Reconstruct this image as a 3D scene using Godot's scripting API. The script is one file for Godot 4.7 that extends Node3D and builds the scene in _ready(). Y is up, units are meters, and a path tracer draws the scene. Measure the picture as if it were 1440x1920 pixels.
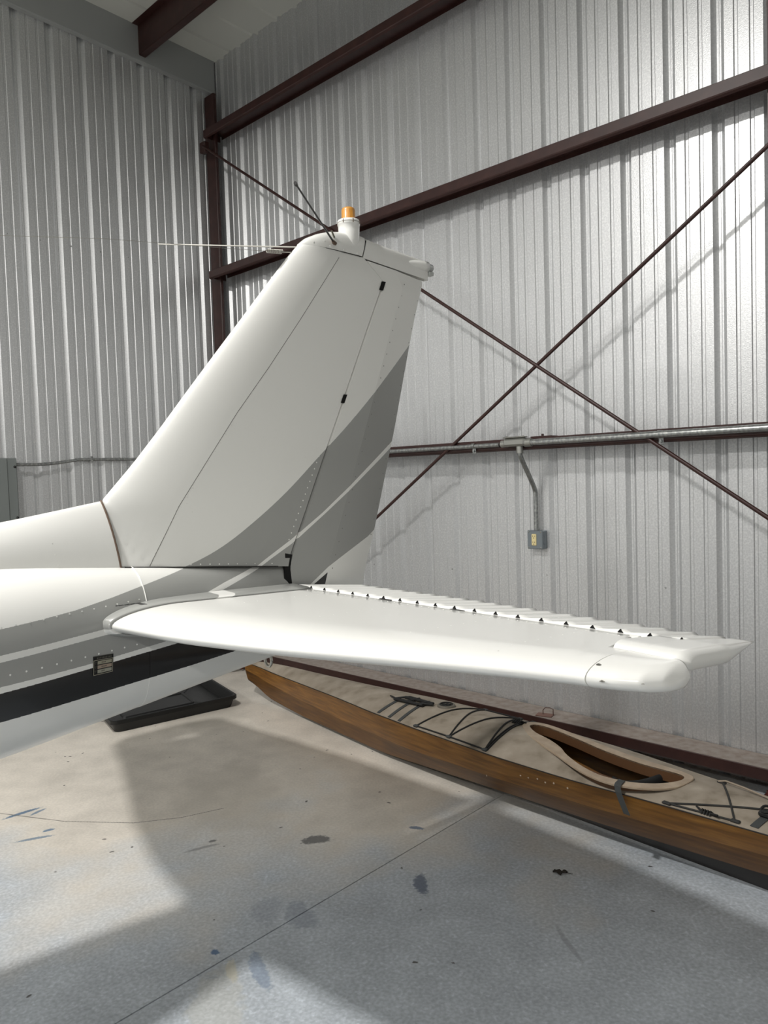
extends Node3D
# A hangar corner: the tail of a light aeroplane over a concrete floor, a wooden kayak along the ribbed metal wall.
# World: x along the right wall from the corner, z along the left wall from the corner, y up, metres.

const RIB := 0.254
const PANEL := 0.762
var M := {}
var used := {}

# ---------------------------------------------------------------- helpers
func new_st() -> SurfaceTool:
	var st := SurfaceTool.new()
	st.begin(Mesh.PRIMITIVE_TRIANGLES)
	return st

func to_mesh(st: SurfaceTool, flat := false) -> ArrayMesh:
	st.generate_normals()
	return st.commit()

func add_named(n: Node3D, called: String, parent: Node) -> void:
	if parent == self or parent == null:
		var k: int = used.get(called, 0)
		used[called] = k + 1
		n.name = called if k == 0 else "%s_%03d" % [called, k]
		add_child(n, true)
	else:
		var key := "%d/%s" % [parent.get_instance_id(), called]
		var k2: int = used.get(key, 0)
		used[key] = k2 + 1
		n.name = called if k2 == 0 else "%s_%03d" % [called, k2]
		parent.add_child(n, true)

func put(called: String, mesh: Mesh, mat: Material, parent: Node = null, at := Vector3.ZERO, kind := "") -> MeshInstance3D:
	var o := MeshInstance3D.new()
	o.mesh = mesh
	o.material_override = mat
	o.position = at
	add_named(o, called, self if parent == null else parent)
	if kind != "":
		o.set_meta("kind", kind)
	return o

func part(called: String, st: SurfaceTool, mat: Material, parent: Node = null, kind := "") -> MeshInstance3D:
	return put(called, to_mesh(st), mat, parent, Vector3.ZERO, kind)

func thing(called: String, label: String, category: String, at := Vector3.ZERO, turn := 0.0, group := "") -> Node3D:
	var o := Node3D.new()
	o.position = at
	o.rotation.y = turn
	add_named(o, called, self)
	tag(o, label, category, group)
	return o

func tag(o: Node, label: String, category: String, group := "") -> void:
	o.set_meta("label", label)
	o.set_meta("category", category)
	if group != "":
		o.set_meta("group", group)

func structure(called: String, label: String, category: String, at := Vector3.ZERO, turn := 0.0) -> Node3D:
	var o := thing(called, label, category, at, turn)
	o.set_meta("kind", "structure")
	return o

func tri(st: SurfaceTool, a: Vector3, b: Vector3, c: Vector3) -> void:
	st.add_vertex(a); st.add_vertex(b); st.add_vertex(c)

func quad(st: SurfaceTool, a: Vector3, b: Vector3, c: Vector3, d: Vector3) -> void:
	tri(st, a, b, c); tri(st, a, c, d)

# smooth grid of points; rows may be closed loops
func grid(st: SurfaceTool, rows: Array, closed := false, uvf = null, smooth := 0) -> void:
	st.set_smooth_group(smooth)
	for i in rows.size() - 1:
		var A: Array = rows[i]
		var B: Array = rows[i + 1]
		var n: int = A.size()
		for j in (n if closed else n - 1):
			var k := (j + 1) % n
			var q := [A[j], B[j], B[k], A[j], B[k], A[k]]
			for t in [0, 3]:
				var p0: Vector3 = q[t]
				var p1: Vector3 = q[t + 1]
				var p2: Vector3 = q[t + 2]
				if (p1 - p0).cross(p2 - p0).length_squared() < 1e-16:
					continue
				for p in [p0, p1, p2]:
					if uvf != null:
						st.set_uv(uvf.call(p))
					st.add_vertex(p)

func fan(st: SurfaceTool, loop: Array, uvf = null) -> void:
	st.set_smooth_group(-1)
	var c := Vector3.ZERO
	for p in loop:
		c += p
	c /= loop.size()
	for j in loop.size():
		for p in [c, loop[j], loop[(j + 1) % loop.size()]]:
			if uvf != null:
				st.set_uv(uvf.call(p))
			st.add_vertex(p)

# box with chamfered edges
func bx(st: SurfaceTool, c: Vector3, s: Vector3, ch := 0.0, basis := Basis.IDENTITY) -> void:
	st.set_smooth_group(-1)
	var h := s * 0.5
	ch = minf(ch, minf(h.x, minf(h.y, h.z)) * 0.9)
	var f := func(x: float, y: float, z: float) -> Vector3:
		return c + basis * Vector3(x, y, z)
	var a := h - Vector3(ch, ch, ch)
	for sg in [-1.0, 1.0]:
		quad(st, f.call(sg * h.x, -a.y, -a.z), f.call(sg * h.x, a.y, -a.z), f.call(sg * h.x, a.y, a.z), f.call(sg * h.x, -a.y, a.z))
		quad(st, f.call(-a.x, sg * h.y, -a.z), f.call(a.x, sg * h.y, -a.z), f.call(a.x, sg * h.y, a.z), f.call(-a.x, sg * h.y, a.z))
		quad(st, f.call(-a.x, -a.y, sg * h.z), f.call(a.x, -a.y, sg * h.z), f.call(a.x, a.y, sg * h.z), f.call(-a.x, a.y, sg * h.z))
	if ch <= 0.0:
		return
	for p in [-1.0, 1.0]:
		for q in [-1.0, 1.0]:
			quad(st, f.call(-a.x, p * h.y, q * a.z), f.call(a.x, p * h.y, q * a.z), f.call(a.x, p * a.y, q * h.z), f.call(-a.x, p * a.y, q * h.z))
			quad(st, f.call(p * h.x, -a.y, q * a.z), f.call(p * h.x, a.y, q * a.z), f.call(p * a.x, a.y, q * h.z), f.call(p * a.x, -a.y, q * h.z))
			quad(st, f.call(p * h.x, q * a.y, -a.z), f.call(p * h.x, q * a.y, a.z), f.call(p * a.x, q * h.y, a.z), f.call(p * a.x, q * h.y, -a.z))
			for r in [-1.0, 1.0]:
				tri(st, f.call(p * h.x, q * a.y, r * a.z), f.call(p * a.x, q * h.y, r * a.z), f.call(p * a.x, q * a.y, r * h.z))

# round bar along a path
func tube(st: SurfaceTool, path: Array, r: float, sides := 10, r_end := -1.0, squash := 1.0) -> void:
	var rows := []
	var up := Vector3.UP
	var n := path.size()
	for i in n:
		var d: Vector3 = (path[mini(i + 1, n - 1)] - path[maxi(i - 1, 0)]).normalized()
		if absf(d.dot(up)) > 0.95:
			up = Vector3.RIGHT if absf(d.x) < 0.9 else Vector3.BACK
		var side := d.cross(up).normalized()
		up = side.cross(d).normalized()
		var rr := r if r_end < 0.0 else lerpf(r, r_end, float(i) / maxf(n - 1, 1))
		var row := []
		for k in sides:
			var t := TAU * k / sides
			row.append(path[i] + side * cos(t) * rr + up * sin(t) * rr * squash)
		rows.append(row)
	grid(st, rows, true)
	fan(st, rows[0])
	fan(st, rows[n - 1])

# turned shape: profile of (radius, height) about the y axis of xf
func lathe(st: SurfaceTool, prof: Array, xf := Transform3D.IDENTITY, sides := 32, smooth := 0) -> void:
	var rows := []
	for p in prof:
		var row := []
		for k in sides:
			var t := TAU * k / sides
			row.append(xf * Vector3(p.x * cos(t), p.y, p.x * sin(t)))
		rows.append(row)
	if smooth == 0:
		grid(st, rows, true)
	else:
		for i in rows.size() - 1:
			grid(st, [rows[i], rows[i + 1]], true, null, i + 1)

# polygon in the local xy plane pushed along local z
func extrude(st: SurfaceTool, poly: Array, xf: Transform3D, length: float) -> void:
	st.set_smooth_group(-1)
	var n := poly.size()
	for i in n:
		var a: Vector2 = poly[i]
		var b: Vector2 = poly[(i + 1) % n]
		quad(st, xf * Vector3(a.x, a.y, 0), xf * Vector3(b.x, b.y, 0), xf * Vector3(b.x, b.y, length), xf * Vector3(a.x, a.y, length))
	var idx := Geometry2D.triangulate_polygon(PackedVector2Array(poly))
	for t in range(0, idx.size(), 3):
		for z in [0.0, length]:
			tri(st, xf * Vector3(poly[idx[t]].x, poly[idx[t]].y, z), xf * Vector3(poly[idx[t + 1]].x, poly[idx[t + 1]].y, z), xf * Vector3(poly[idx[t + 2]].x, poly[idx[t + 2]].y, z))

# piecewise linear table of Vector2(x, value)
func tab(t: Array, x: float) -> float:
	if x <= t[0].x:
		return t[0].y
	for i in t.size() - 1:
		if x <= t[i + 1].x:
			return lerpf(t[i].y, t[i + 1].y, (x - t[i].x) / (t[i + 1].x - t[i].x))
	return t[t.size() - 1].y

func smooth_tab(t: Array, x: float) -> float:
	var e := 0.05
	return (tab(t, x - 2 * e) + 2 * tab(t, x - e) + 2 * tab(t, x) + 2 * tab(t, x + e) + tab(t, x + 2 * e)) / 8.0

func closed_curve(pts: Array, n_each := 4) -> Array:
	var out := []
	var n := pts.size()
	for i in n:
		for k in n_each:
			out.append(pts[i].cubic_interpolate(pts[(i + 1) % n], pts[(i - 1 + n) % n], pts[(i + 2) % n], float(k) / n_each))
	return out

func dome(st: SurfaceTool, c: Vector3, nrm: Vector3, r: float, h: float) -> void:
	st.set_smooth_group(0)
	var u := nrm.cross(Vector3.UP if absf(nrm.y) < 0.9 else Vector3.RIGHT).normalized()
	var v := nrm.cross(u)
	for k in 7:
		var a := TAU * k / 7.0
		var b := TAU * (k + 1) / 7.0
		tri(st, c + nrm * h, c + (u * cos(a) + v * sin(a)) * r, c + (u * cos(b) + v * sin(b)) * r)

# ---------------------------------------------------------------- materials
func mat(col: Color, rough: float, metal := 0.0) -> StandardMaterial3D:
	var m := StandardMaterial3D.new()
	m.albedo_color = col
	m.roughness = rough
	m.metallic = metal
	m.cull_mode = BaseMaterial3D.CULL_DISABLED
	return m

func noise_tex(freq: float, size: int, sd: int, ramp: Gradient = null, bump := 0.0, oct := 3, kind := FastNoiseLite.TYPE_SIMPLEX_SMOOTH) -> NoiseTexture2D:
	var n := FastNoiseLite.new()
	n.noise_type = kind
	n.frequency = freq
	n.seed = sd
	n.fractal_octaves = oct
	var t := NoiseTexture2D.new()
	t.width = size
	t.height = size
	t.seamless = true
	t.noise = n
	if ramp:
		t.color_ramp = ramp
	if bump > 0.0:
		t.as_normal_map = true
		t.bump_strength = bump
	return t

func ramp(a: Array) -> Gradient:
	var g := Gradient.new()
	var offs := PackedFloat32Array()
	var cols := PackedColorArray()
	for p in a:
		offs.append(p[0])
		cols.append(p[1])
	g.offsets = offs
	g.colors = cols
	return g

func grey(v: float) -> Color:
	return Color(v, v, v)

func triplanar(m: StandardMaterial3D, s: Vector3, world := false) -> void:
	m.uv1_triplanar = true
	m.uv1_world_triplanar = world
	m.uv1_scale = s

func make_materials() -> void:
	# bare aluminium-zinc sheet with its fine spangle
	var w := mat(Color(1, 1, 1), 0.42, 0.7)
	w.albedo_texture = noise_tex(0.09, 512, 4, ramp([[0.0, Color(0.76, 0.765, 0.77)], [0.5, Color(0.82, 0.825, 0.828)], [1.0, Color(0.88, 0.883, 0.883)]]), 0.0, 2, FastNoiseLite.TYPE_CELLULAR)
	w.normal_enabled = true
	w.normal_texture = noise_tex(0.12, 512, 9, null, 1.5, 2)
	w.normal_scale = 0.22
	triplanar(w, Vector3(2, 2, 2), true)
	M.sheet = w
	M.back = mat(Color(0.35, 0.36, 0.36), 0.8)
	var tr := mat(Color(0.62, 0.63, 0.625), 0.5, 0.2)
	M.trim = tr
	M.roof = mat(Color(0.78, 0.785, 0.76), 0.6, 0.0)
	# red oxide primer on the frame
	var ox := mat(Color(1, 1, 1), 0.45)
	ox.albedo_texture = noise_tex(0.02, 256, 21, ramp([[0.0, Color(0.185, 0.092, 0.078)], [0.6, Color(0.215, 0.115, 0.10)], [1.0, Color(0.25, 0.145, 0.125)]]), 0.0, 4)
	triplanar(ox, Vector3(1.5, 1.5, 1.5), true)
	M.oxide = ox
	var dst := mat(Color(1, 1, 1), 0.9)
	dst.albedo_texture = noise_tex(0.03, 256, 22, ramp([[0.0, Color(0.50, 0.45, 0.42)], [0.5, Color(0.56, 0.52, 0.49)], [1.0, Color(0.60, 0.57, 0.54)]]), 0.0, 4)
	triplanar(dst, Vector3(2, 2, 2), true)
	M.dust = dst
	var gv := mat(Color(1, 1, 1), 0.35, 0.75)
	gv.albedo_texture = noise_tex(0.03, 256, 31, ramp([[0.0, Color(0.47, 0.48, 0.48)], [0.5, Color(0.58, 0.59, 0.585)], [1.0, Color(0.74, 0.74, 0.73)]]), 0.0, 3)
	triplanar(gv, Vector3(5, 5, 5), true)
	M.galv = gv
	M.box = mat(Color(0.50, 0.53, 0.55), 0.4, 0.6)
	M.cast = mat(Color(0.62, 0.62, 0.60), 0.4, 0.7)
	M.ivory = mat(Color(0.86, 0.80, 0.60), 0.35)
	M.black = mat(Color(0.03, 0.03, 0.03), 0.5)
	M.slot = mat(Color(0.015, 0.015, 0.015), 0.9)
	M.panelbox = mat(Color(0.44, 0.46, 0.455), 0.5, 0.1)
	M.white = mat(Color(0.90, 0.90, 0.885), 0.32)
	M.white.clearcoat_enabled = true
	M.white.clearcoat = 0.5
	M.white.clearcoat_roughness = 0.12
	M.wear = mat(Color(0.42, 0.41, 0.36), 0.6)
	M.amber = mat(Color(0.78, 0.54, 0.20), 0.25)
	M.amber.clearcoat_enabled = true
	M.lens = mat(Color(0.72, 0.73, 0.72), 0.15)
	M.steel = mat(Color(0.70, 0.69, 0.66), 0.3, 0.9)
	M.whip = mat(Color(0.07, 0.065, 0.065), 0.4)
	M.rod = mat(Color(0.80, 0.79, 0.76), 0.35, 0.3)
	M.seal = mat(Color(0.40, 0.33, 0.28), 0.8)
	# kayak
	var hl := mat(Color(1, 1, 1), 0.42)
	hl.albedo_texture = noise_tex(0.018, 512, 41, ramp([[0.0, Color(0.36, 0.235, 0.09)], [0.45, Color(0.50, 0.335, 0.125)], [0.7, Color(0.56, 0.385, 0.15)], [1.0, Color(0.66, 0.47, 0.21)]]), 0.0, 5)
	triplanar(hl, Vector3(0.35, 4.0, 4.0))
	M.hull = hl
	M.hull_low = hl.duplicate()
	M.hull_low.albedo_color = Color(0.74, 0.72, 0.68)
	M.keel = mat(Color(0.10, 0.075, 0.05), 0.6)
	var dk := mat(Color(1, 1, 1), 0.75)
	dk.albedo_texture = noise_tex(0.014, 512, 43, ramp([[0.0, Color(0.44, 0.40, 0.34)], [0.35, Color(0.555, 0.515, 0.46)], [0.7, Color(0.60, 0.56, 0.505)], [1.0, Color(0.66, 0.62, 0.565)]]), 0.0, 5)
	triplanar(dk, Vector3(0.9, 0.9, 0.9))
	M.deck = dk
	var cm := mat(Color(1, 1, 1), 0.5)
	cm.albedo_texture = noise_tex(0.02, 256, 45, ramp([[0.0, Color(0.57, 0.50, 0.42)], [0.6, Color(0.63, 0.56, 0.48)], [1.0, Color(0.68, 0.615, 0.535)]]), 0.0, 4)
	triplanar(cm, Vector3(2, 2, 2))
	M.coaming = cm
	M.wood_in = mat(Color(0.38, 0.26, 0.16), 0.6)
	M.web = mat(Color(0.16, 0.16, 0.155), 0.8)
	M.web_grey = mat(Color(0.24, 0.25, 0.25), 0.85)
	M.cord = mat(Color(0.07, 0.07, 0.07), 0.7)
	M.cord_pale = mat(Color(0.58, 0.53, 0.47), 0.8)
	M.foam = mat(Color(0.10, 0.105, 0.11), 0.7)
	M.hatch = mat(Color(0.40, 0.38, 0.34), 0.6)
	var ty := mat(Color(0.030, 0.034, 0.034), 0.42)
	M.tray = ty
	M.rust = mat(Color(0.30, 0.12, 0.08), 0.7)
	M.lamp_body = mat(Color(0.06, 0.06, 0.065), 0.5)
	var glow := mat(Color(0.95, 0.96, 1.0), 0.4)
	glow.emission_enabled = true
	glow.emission = Color(1.0, 0.97, 0.92)
	glow.emission_energy_multiplier = 3.0
	M.glow = glow

# ---------------------------------------------------------------- computed paint
# polygons in metres drawn row by row; px = (x - x0) * k.x, py = (y - y0) * k.y
func fill(img: Image, pts: Array, x0: float, y0: float, k: Vector2, col: Color) -> void:
	var P := []
	var lo := 1e9
	var hi := -1e9
	for p in pts:
		var q := Vector2((p.x - x0) * k.x, (p.y - y0) * k.y)
		P.append(q)
		lo = minf(lo, q.y)
		hi = maxf(hi, q.y)
	for y in range(maxi(0, int(lo)), mini(img.get_height() - 1, int(hi)) + 1):
		var yy := y + 0.5
		var xs := []
		for i in P.size():
			var a: Vector2 = P[i]
			var b: Vector2 = P[(i + 1) % P.size()]
			if (a.y <= yy) != (b.y <= yy):
				xs.append(a.x + (yy - a.y) / (b.y - a.y) * (b.x - a.x))
		xs.sort()
		for i in range(0, xs.size() - 1, 2):
			var xa := maxi(0, int(round(xs[i])))
			var xb := mini(img.get_width(), int(round(xs[i + 1])))
			if xb > xa:
				img.fill_rect(Rect2i(xa, y, xb - xa, 1), col)

func line(img: Image, pts: Array, w: float, x0: float, y0: float, k: Vector2, col: Color) -> void:
	for i in pts.size() - 1:
		var d: Vector2 = (pts[i + 1] - pts[i]).normalized() * w * 0.5
		var n := Vector2(-d.y, d.x)
		fill(img, [pts[i] + n - d, pts[i + 1] + n + d, pts[i + 1] - n + d, pts[i] - n - d], x0, y0, k, col)

const WHITE := Color(0.905, 0.905, 0.89)
const GREY := Color(0.60, 0.605, 0.595)
const DARK := Color(0.52, 0.525, 0.515)
const BLACK := Color(0.055, 0.057, 0.06)
const SEAM := Color(0.45, 0.44, 0.42)

# side paint of fin and rudder: (s, y), s counts forward from the rudder hinge
func fin_uv(p: Vector3) -> Vector2:
	return Vector2((0.95 - p.z) / 1.95, (2.85 - p.y) / 1.75)

func fin_paint() -> Texture2D:
	var W := 2048
	var img := Image.create(W, W, false, Image.FORMAT_RGB8)
	img.fill(WHITE)
	var k := Vector2(-W / 1.95, -W / 1.75)
	var x0 := 0.95
	var y0 := 2.85
	# broad grey sweep, its upper edge curved
	var up := [Vector2(0.95, 1.25), Vector2(0.62, 1.315), Vector2(0.436, 1.357), Vector2(0.285, 1.413), Vector2(0.132, 1.501), Vector2(-0.02, 1.606), Vector2(-0.183, 1.739), Vector2(-0.358, 1.883), Vector2(-0.556, 2.062), Vector2(-0.728, 2.223), Vector2(-1.0, 2.49)]
	var sm := []
	for i in up.size() - 1:
		for j in 6:
			sm.append(up[i].cubic_interpolate(up[i + 1], up[maxi(i - 1, 0)], up[mini(i + 2, up.size() - 1)], j / 6.0))
	sm.append(up[up.size() - 1])
	var body := sm.duplicate()
	body.append_array([Vector2(-1.0, 1.737), Vector2(-0.455, 1.393), Vector2(-0.211, 1.289), Vector2(-0.121, 1.233), Vector2(0.0, 1.15), Vector2(0.95, 1.1)])
	fill(img, body, x0, y0, k, GREY)
	# thin white line
	var a := [Vector2(0.30, 1.24), Vector2(0.152, 1.321), Vector2(-0.027, 1.414), Vector2(-0.194, 1.514), Vector2(-0.542, 1.75), Vector2(-0.9, 2.0)]
	var b := [Vector2(-0.9, 1.975), Vector2(-0.541, 1.728), Vector2(-0.213, 1.513), Vector2(-0.031, 1.398), Vector2(0.128, 1.321), Vector2(0.28, 1.235)]
	var ab := a.duplicate()
	ab.append_array(b)
	fill(img, ab, x0, y0, k, WHITE)
	fill(img, [Vector2(-0.131, 1.226), Vector2(-0.205, 1.266), Vector2(-0.189, 1.22)], x0, y0, k, BLACK)
	# lap seams of the skins and grime in them
	line(img, [Vector2(0.565, 1.372), Vector2(0.451, 1.567), Vector2(0.34, 1.714), Vector2(0.2, 1.899), Vector2(0.051, 2.076), Vector2(-0.108, 2.275), Vector2(-0.318, 2.55)], 0.0028, x0, y0, k, SEAM)
	img.generate_mipmaps()
	return ImageTexture.create_from_image(img)

# side paint of the tail cone
func fus_uv(p: Vector3) -> Vector2:
	var s := minf(p.z, 1.48)
	var y := p.y + 0.045 * maxf(p.z - 1.48, 0.0)
	return Vector2((1.5 - s) / 1.65, (1.55 - y) / 0.95)

func fus_paint() -> Texture2D:
	var W := 2048
	var H := 1024
	var img := Image.create(W, H, false, Image.FORMAT_RGB8)
	img.fill(WHITE)
	var k := Vector2(-W / 1.65, -H / 0.95)
	var x0 := 1.5
	var y0 := 1.55
	var top := [Vector2(1.5, 1.235), Vector2(1.095, 1.262), Vector2(0.98, 1.27), Vector2(0.876, 1.279), Vector2(0.743, 1.299), Vector2(0.609, 1.323), Vector2(0.449, 1.351), Vector2(0.2, 1.43), Vector2(-0.2, 1.5)]
	var g := top.duplicate()
	g.append_array([Vector2(-0.2, 1.15), Vector2(0.542, 1.113), Vector2(0.766, 1.102), Vector2(1.108, 1.087), Vector2(1.5, 1.065)])
	fill(img, g, x0, y0, k, GREY)
	var a := [Vector2(1.5, 1.172), Vector2(1.102, 1.192), Vector2(0.952, 1.2), Vector2(0.744, 1.212), Vector2(0.437, 1.25), Vector2(0.303, 1.288), Vector2(0.152, 1.324), Vector2(0.05, 1.365)]
	var ab := a.duplicate()
	ab.append_array([Vector2(0.03, 1.36), Vector2(0.128, 1.316), Vector2(0.336, 1.258), Vector2(0.50, 1.222), Vector2(0.746, 1.193), Vector2(1.103, 1.173), Vector2(1.5, 1.153)])
	fill(img, ab, x0, y0, k, WHITE)
	fill(img, [Vector2(1.5, 1.085), Vector2(1.107, 1.106), Vector2(0.837, 1.114), Vector2(0.59, 1.129), Vector2(0.1, 1.165), Vector2(0.1, 1.14), Vector2(0.542, 1.113), Vector2(0.766, 1.102), Vector2(1.108, 1.087), Vector2(1.5, 1.064)], x0, y0, k, WHITE)
	fill(img, [Vector2(1.5, 1.066), Vector2(1.108, 1.088), Vector2(0.766, 1.103), Vector2(0.542, 1.114), Vector2(-0.2, 1.15), Vector2(-0.2, 1.07), Vector2(0.271, 1.036), Vector2(0.465, 1.026), Vector2(0.787, 1.016), Vector2(1.109, 1.006), Vector2(1.5, 0.996)], x0, y0, k, BLACK)
	# lap seam below the upper rivet row
	line(img, [Vector2(0.65, 1.268), Vector2(0.74, 1.272)], 0.0025, x0, y0, k, Color(0.2, 0.2, 0.2))
	img.generate_mipmaps()
	return ImageTexture.create_from_image(img)

func paint_mat(t: Texture2D) -> StandardMaterial3D:
	var m := mat(Color(1, 1, 1), 0.32)
	m.albedo_texture = t
	m.clearcoat_enabled = true
	m.clearcoat = 0.5
	m.clearcoat_roughness = 0.12
	return m

func placard_paint() -> Texture2D:
	var img := Image.create(160, 128, false, Image.FORMAT_RGB8)
	img.fill(Color(0.06, 0.06, 0.055))
	var pale := Color(0.62, 0.60, 0.54)
	# frame
	img.fill_rect(Rect2i(2, 2, 156, 2), Color(0.3, 0.3, 0.27))
	img.fill_rect(Rect2i(2, 122, 156, 4), pale)
	img.fill_rect(Rect2i(154, 26, 4, 100), pale)
	img.fill_rect(Rect2i(2, 26, 4, 100), pale)
	img.fill_rect(Rect2i(2, 26, 156, 4), pale)
	for r in 3:
		img.fill_rect(Rect2i(34, 35 + r * 29, 114, 23), [Color(0.60, 0.59, 0.52), Color(0.62, 0.56, 0.50), Color(0.60, 0.60, 0.55)][r])
		# stamped characters, too worn to read
		for c in [4, 5, 3][r]:
			img.fill_rect(Rect2i(66 + c * 9, 42 + r * 29, 6, 9), Color(0.36, 0.33, 0.30))
	for c in 10:
		img.fill_rect(Rect2i(30 + c * 12, 9, 7 - c % 2, 11), Color(0.36, 0.35, 0.31))
	for c in 3:
		img.fill_rect(Rect2i(10, 38 + c * 28, 16, 8), Color(0.24, 0.23, 0.21))
		img.fill_rect(Rect2i(12, 49 + c * 28, 10, 5), Color(0.24, 0.23, 0.21))
	return ImageTexture.create_from_image(img)

func floor_paint() -> Texture2D:
	# 6 m x 6 m of concrete from x 0.4, z 0
	var N := 2048
	var mk := func(f: float, sd: int, oct: int) -> PackedByteArray:
		var n := FastNoiseLite.new()
		n.seed = sd
		n.frequency = f
		n.fractal_octaves = oct
		n.noise_type = FastNoiseLite.TYPE_SIMPLEX_SMOOTH
		return n.get_image(N, N, false, false, false).get_data()
	var big: PackedByteArray = mk.call(0.0022, 3, 4)
	var mid: PackedByteArray = mk.call(0.012, 5, 4)
	var fine: PackedByteArray = mk.call(0.16, 7, 2)
	var chip: PackedByteArray = mk.call(0.11, 11, 2)
	var out := PackedByteArray()
	out.resize(N * N * 3)
	var o := 0
	var i := 0
	for y in N:
		var z := y * 6.0 / N
		for x in N:
			var wx := 0.4 + x * 6.0 / N
			# worn bluish coat towards the front and right, bare warm concrete behind
			var c := clampf((wx * 0.75 + z * 0.55 - 3.15) * 1.1 + (big[i] - 128) * 0.009 + (mid[i] - 128) * 0.002, 0.0, 1.0)
			var v := 1.0 + (big[i] - 128) * 0.0007 + (mid[i] - 128) * 0.0005 + (fine[i] - 128) * (0.00035 + 0.0005 * c)
			if chip[i] > 182:
				v += 0.07 * c
			out[o] = int(clampf((205.0 - 42.0 * c) * v, 0, 255))
			out[o + 1] = int(clampf((198.5 - 29.5 * c) * v, 0, 255))
			out[o + 2] = int(clampf((188.0 - 13.0 * c) * v, 0, 255))
			o += 3
			i += 1
	var img := Image.create_from_data(N, N, false, Image.FORMAT_RGB8, out)
	var rng := RandomNumberGenerator.new()
	rng.seed = 77
	# marks: x, z, half length, half width, turn, colour, strength
	var marks := [
		[1.97, 2.70, 0.10, 0.016, 1.6, Color(0.25, 0.36, 0.48), 0.75], [2.02, 2.64, 0.05, 0.012, 1.3, Color(0.25, 0.36, 0.48), 0.6],
		[2.31, 2.77, 0.09, 0.014, 2.0, Color(0.30, 0.40, 0.50), 0.6], [2.27, 2.69, 0.03, 0.014, 1.8, Color(0.27, 0.38, 0.50), 0.7],
		[3.335, 1.915, 0.075, 0.042, 2.2, Color(0.27, 0.27, 0.27), 0.7], [3.95, 1.89, 0.085, 0.03, 0.75, Color(0.27, 0.31, 0.38), 0.7],
		[3.61, 1.53, 0.04, 0.016, 2.7, Color(0.28, 0.35, 0.44), 0.7], [3.0, 2.3, 0.09, 0.012, 1.9, Color(0.42, 0.42, 0.42), 0.5],
		[2.98, 2.235, 0.02, 0.012, 1.9, Color(0.3, 0.3, 0.3), 0.7], [3.75, 2.36, 0.11, 0.06, 0.3, Color(0.40, 0.43, 0.48), 0.32],
		[3.62, 2.42, 0.1, 0.06, 0.8, Color(0.42, 0.44, 0.48), 0.22], [3.70, 2.70, 0.02, 0.014, 0.0, Color(0.25, 0.35, 0.48), 0.8],
		[3.83, 2.72, 0.07, 0.02, 0.5, Color(0.72, 0.70, 0.62), 0.6], [3.9, 2.66, 0.12, 0.03, 0.4, Color(0.35, 0.42, 0.52), 0.4],
		[4.6, 1.85, 0.12, 0.012, 0.6, Color(0.45, 0.46, 0.47), 0.4], [4.0, 2.9, 0.3, 0.1, 0.6, Color(0.72, 0.70, 0.64), 0.3],
		[2.6, 1.9, 0.5, 0.3, 0.4, Color(0.62, 0.60, 0.56), 0.2], [1.3, 1.2, 0.4, 0.3, 0.4, Color(0.62, 0.60, 0.56), 0.2]]
	for m in marks:
		blot(img, m, rng)
	# scattered specks of dirt
	for n in 110:
		var sz := rng.randf_range(0.003, 0.0065)
		blot(img, [rng.randf_range(0.6, 6.2), rng.randf_range(0.5, 4.4), sz * rng.randf_range(1.0, 2.2), sz, rng.randf() * 3.0, Color(0.2, 0.19, 0.18), 0.8], rng)
	# a long hairline crack
	var kk := Vector2(N / 6.0, N / 6.0)
	line(img, [Vector2(1.6, 2.95), Vector2(1.883, 2.776), Vector2(2.233, 2.6), Vector2(2.519, 2.382), Vector2(2.649, 2.196), Vector2(2.72, 2.0)], 0.0045, 0.4, 0.0, kk, Color(0.36, 0.35, 0.33))
	img.generate_mipmaps()
	return ImageTexture.create_from_image(img)

func blot(img: Image, m: Array, rng: RandomNumberGenerator) -> void:
	var N := img.get_width()
	var k := N / 6.0
	var cx: float = (m[0] - 0.4) * k
	var cy: float = m[1] * k
	var a: float = maxf(m[2] * k, 1.2)
	var b: float = maxf(m[3] * k, 1.0)
	var n := FastNoiseLite.new()
	n.seed = rng.randi() % 10000
	n.frequency = 1.6 / b
	var R := int(a * 1.4) + 2
	var co := cos(m[4])
	var si := sin(m[4])
	for y in range(-R, R + 1):
		for x in range(-R, R + 1):
			var px := int(cx) + x
			var py := int(cy) + y
			if px < 0 or py < 0 or px >= N or py >= N:
				continue
			var u: float = (x * co + y * si) / a
			var v: float = (-x * si + y * co + 0.35 * b * u * u) / b
			var d := u * u + v * v + n.get_noise_2d(px, py) * 0.55
			var t: float = clampf((1.0 - d) * 2.2, 0.0, 1.0) * m[6]
			if t > 0.01:
				img.set_pixel(px, py, img.get_pixel(px, py).lerp(m[5], t))

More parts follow.
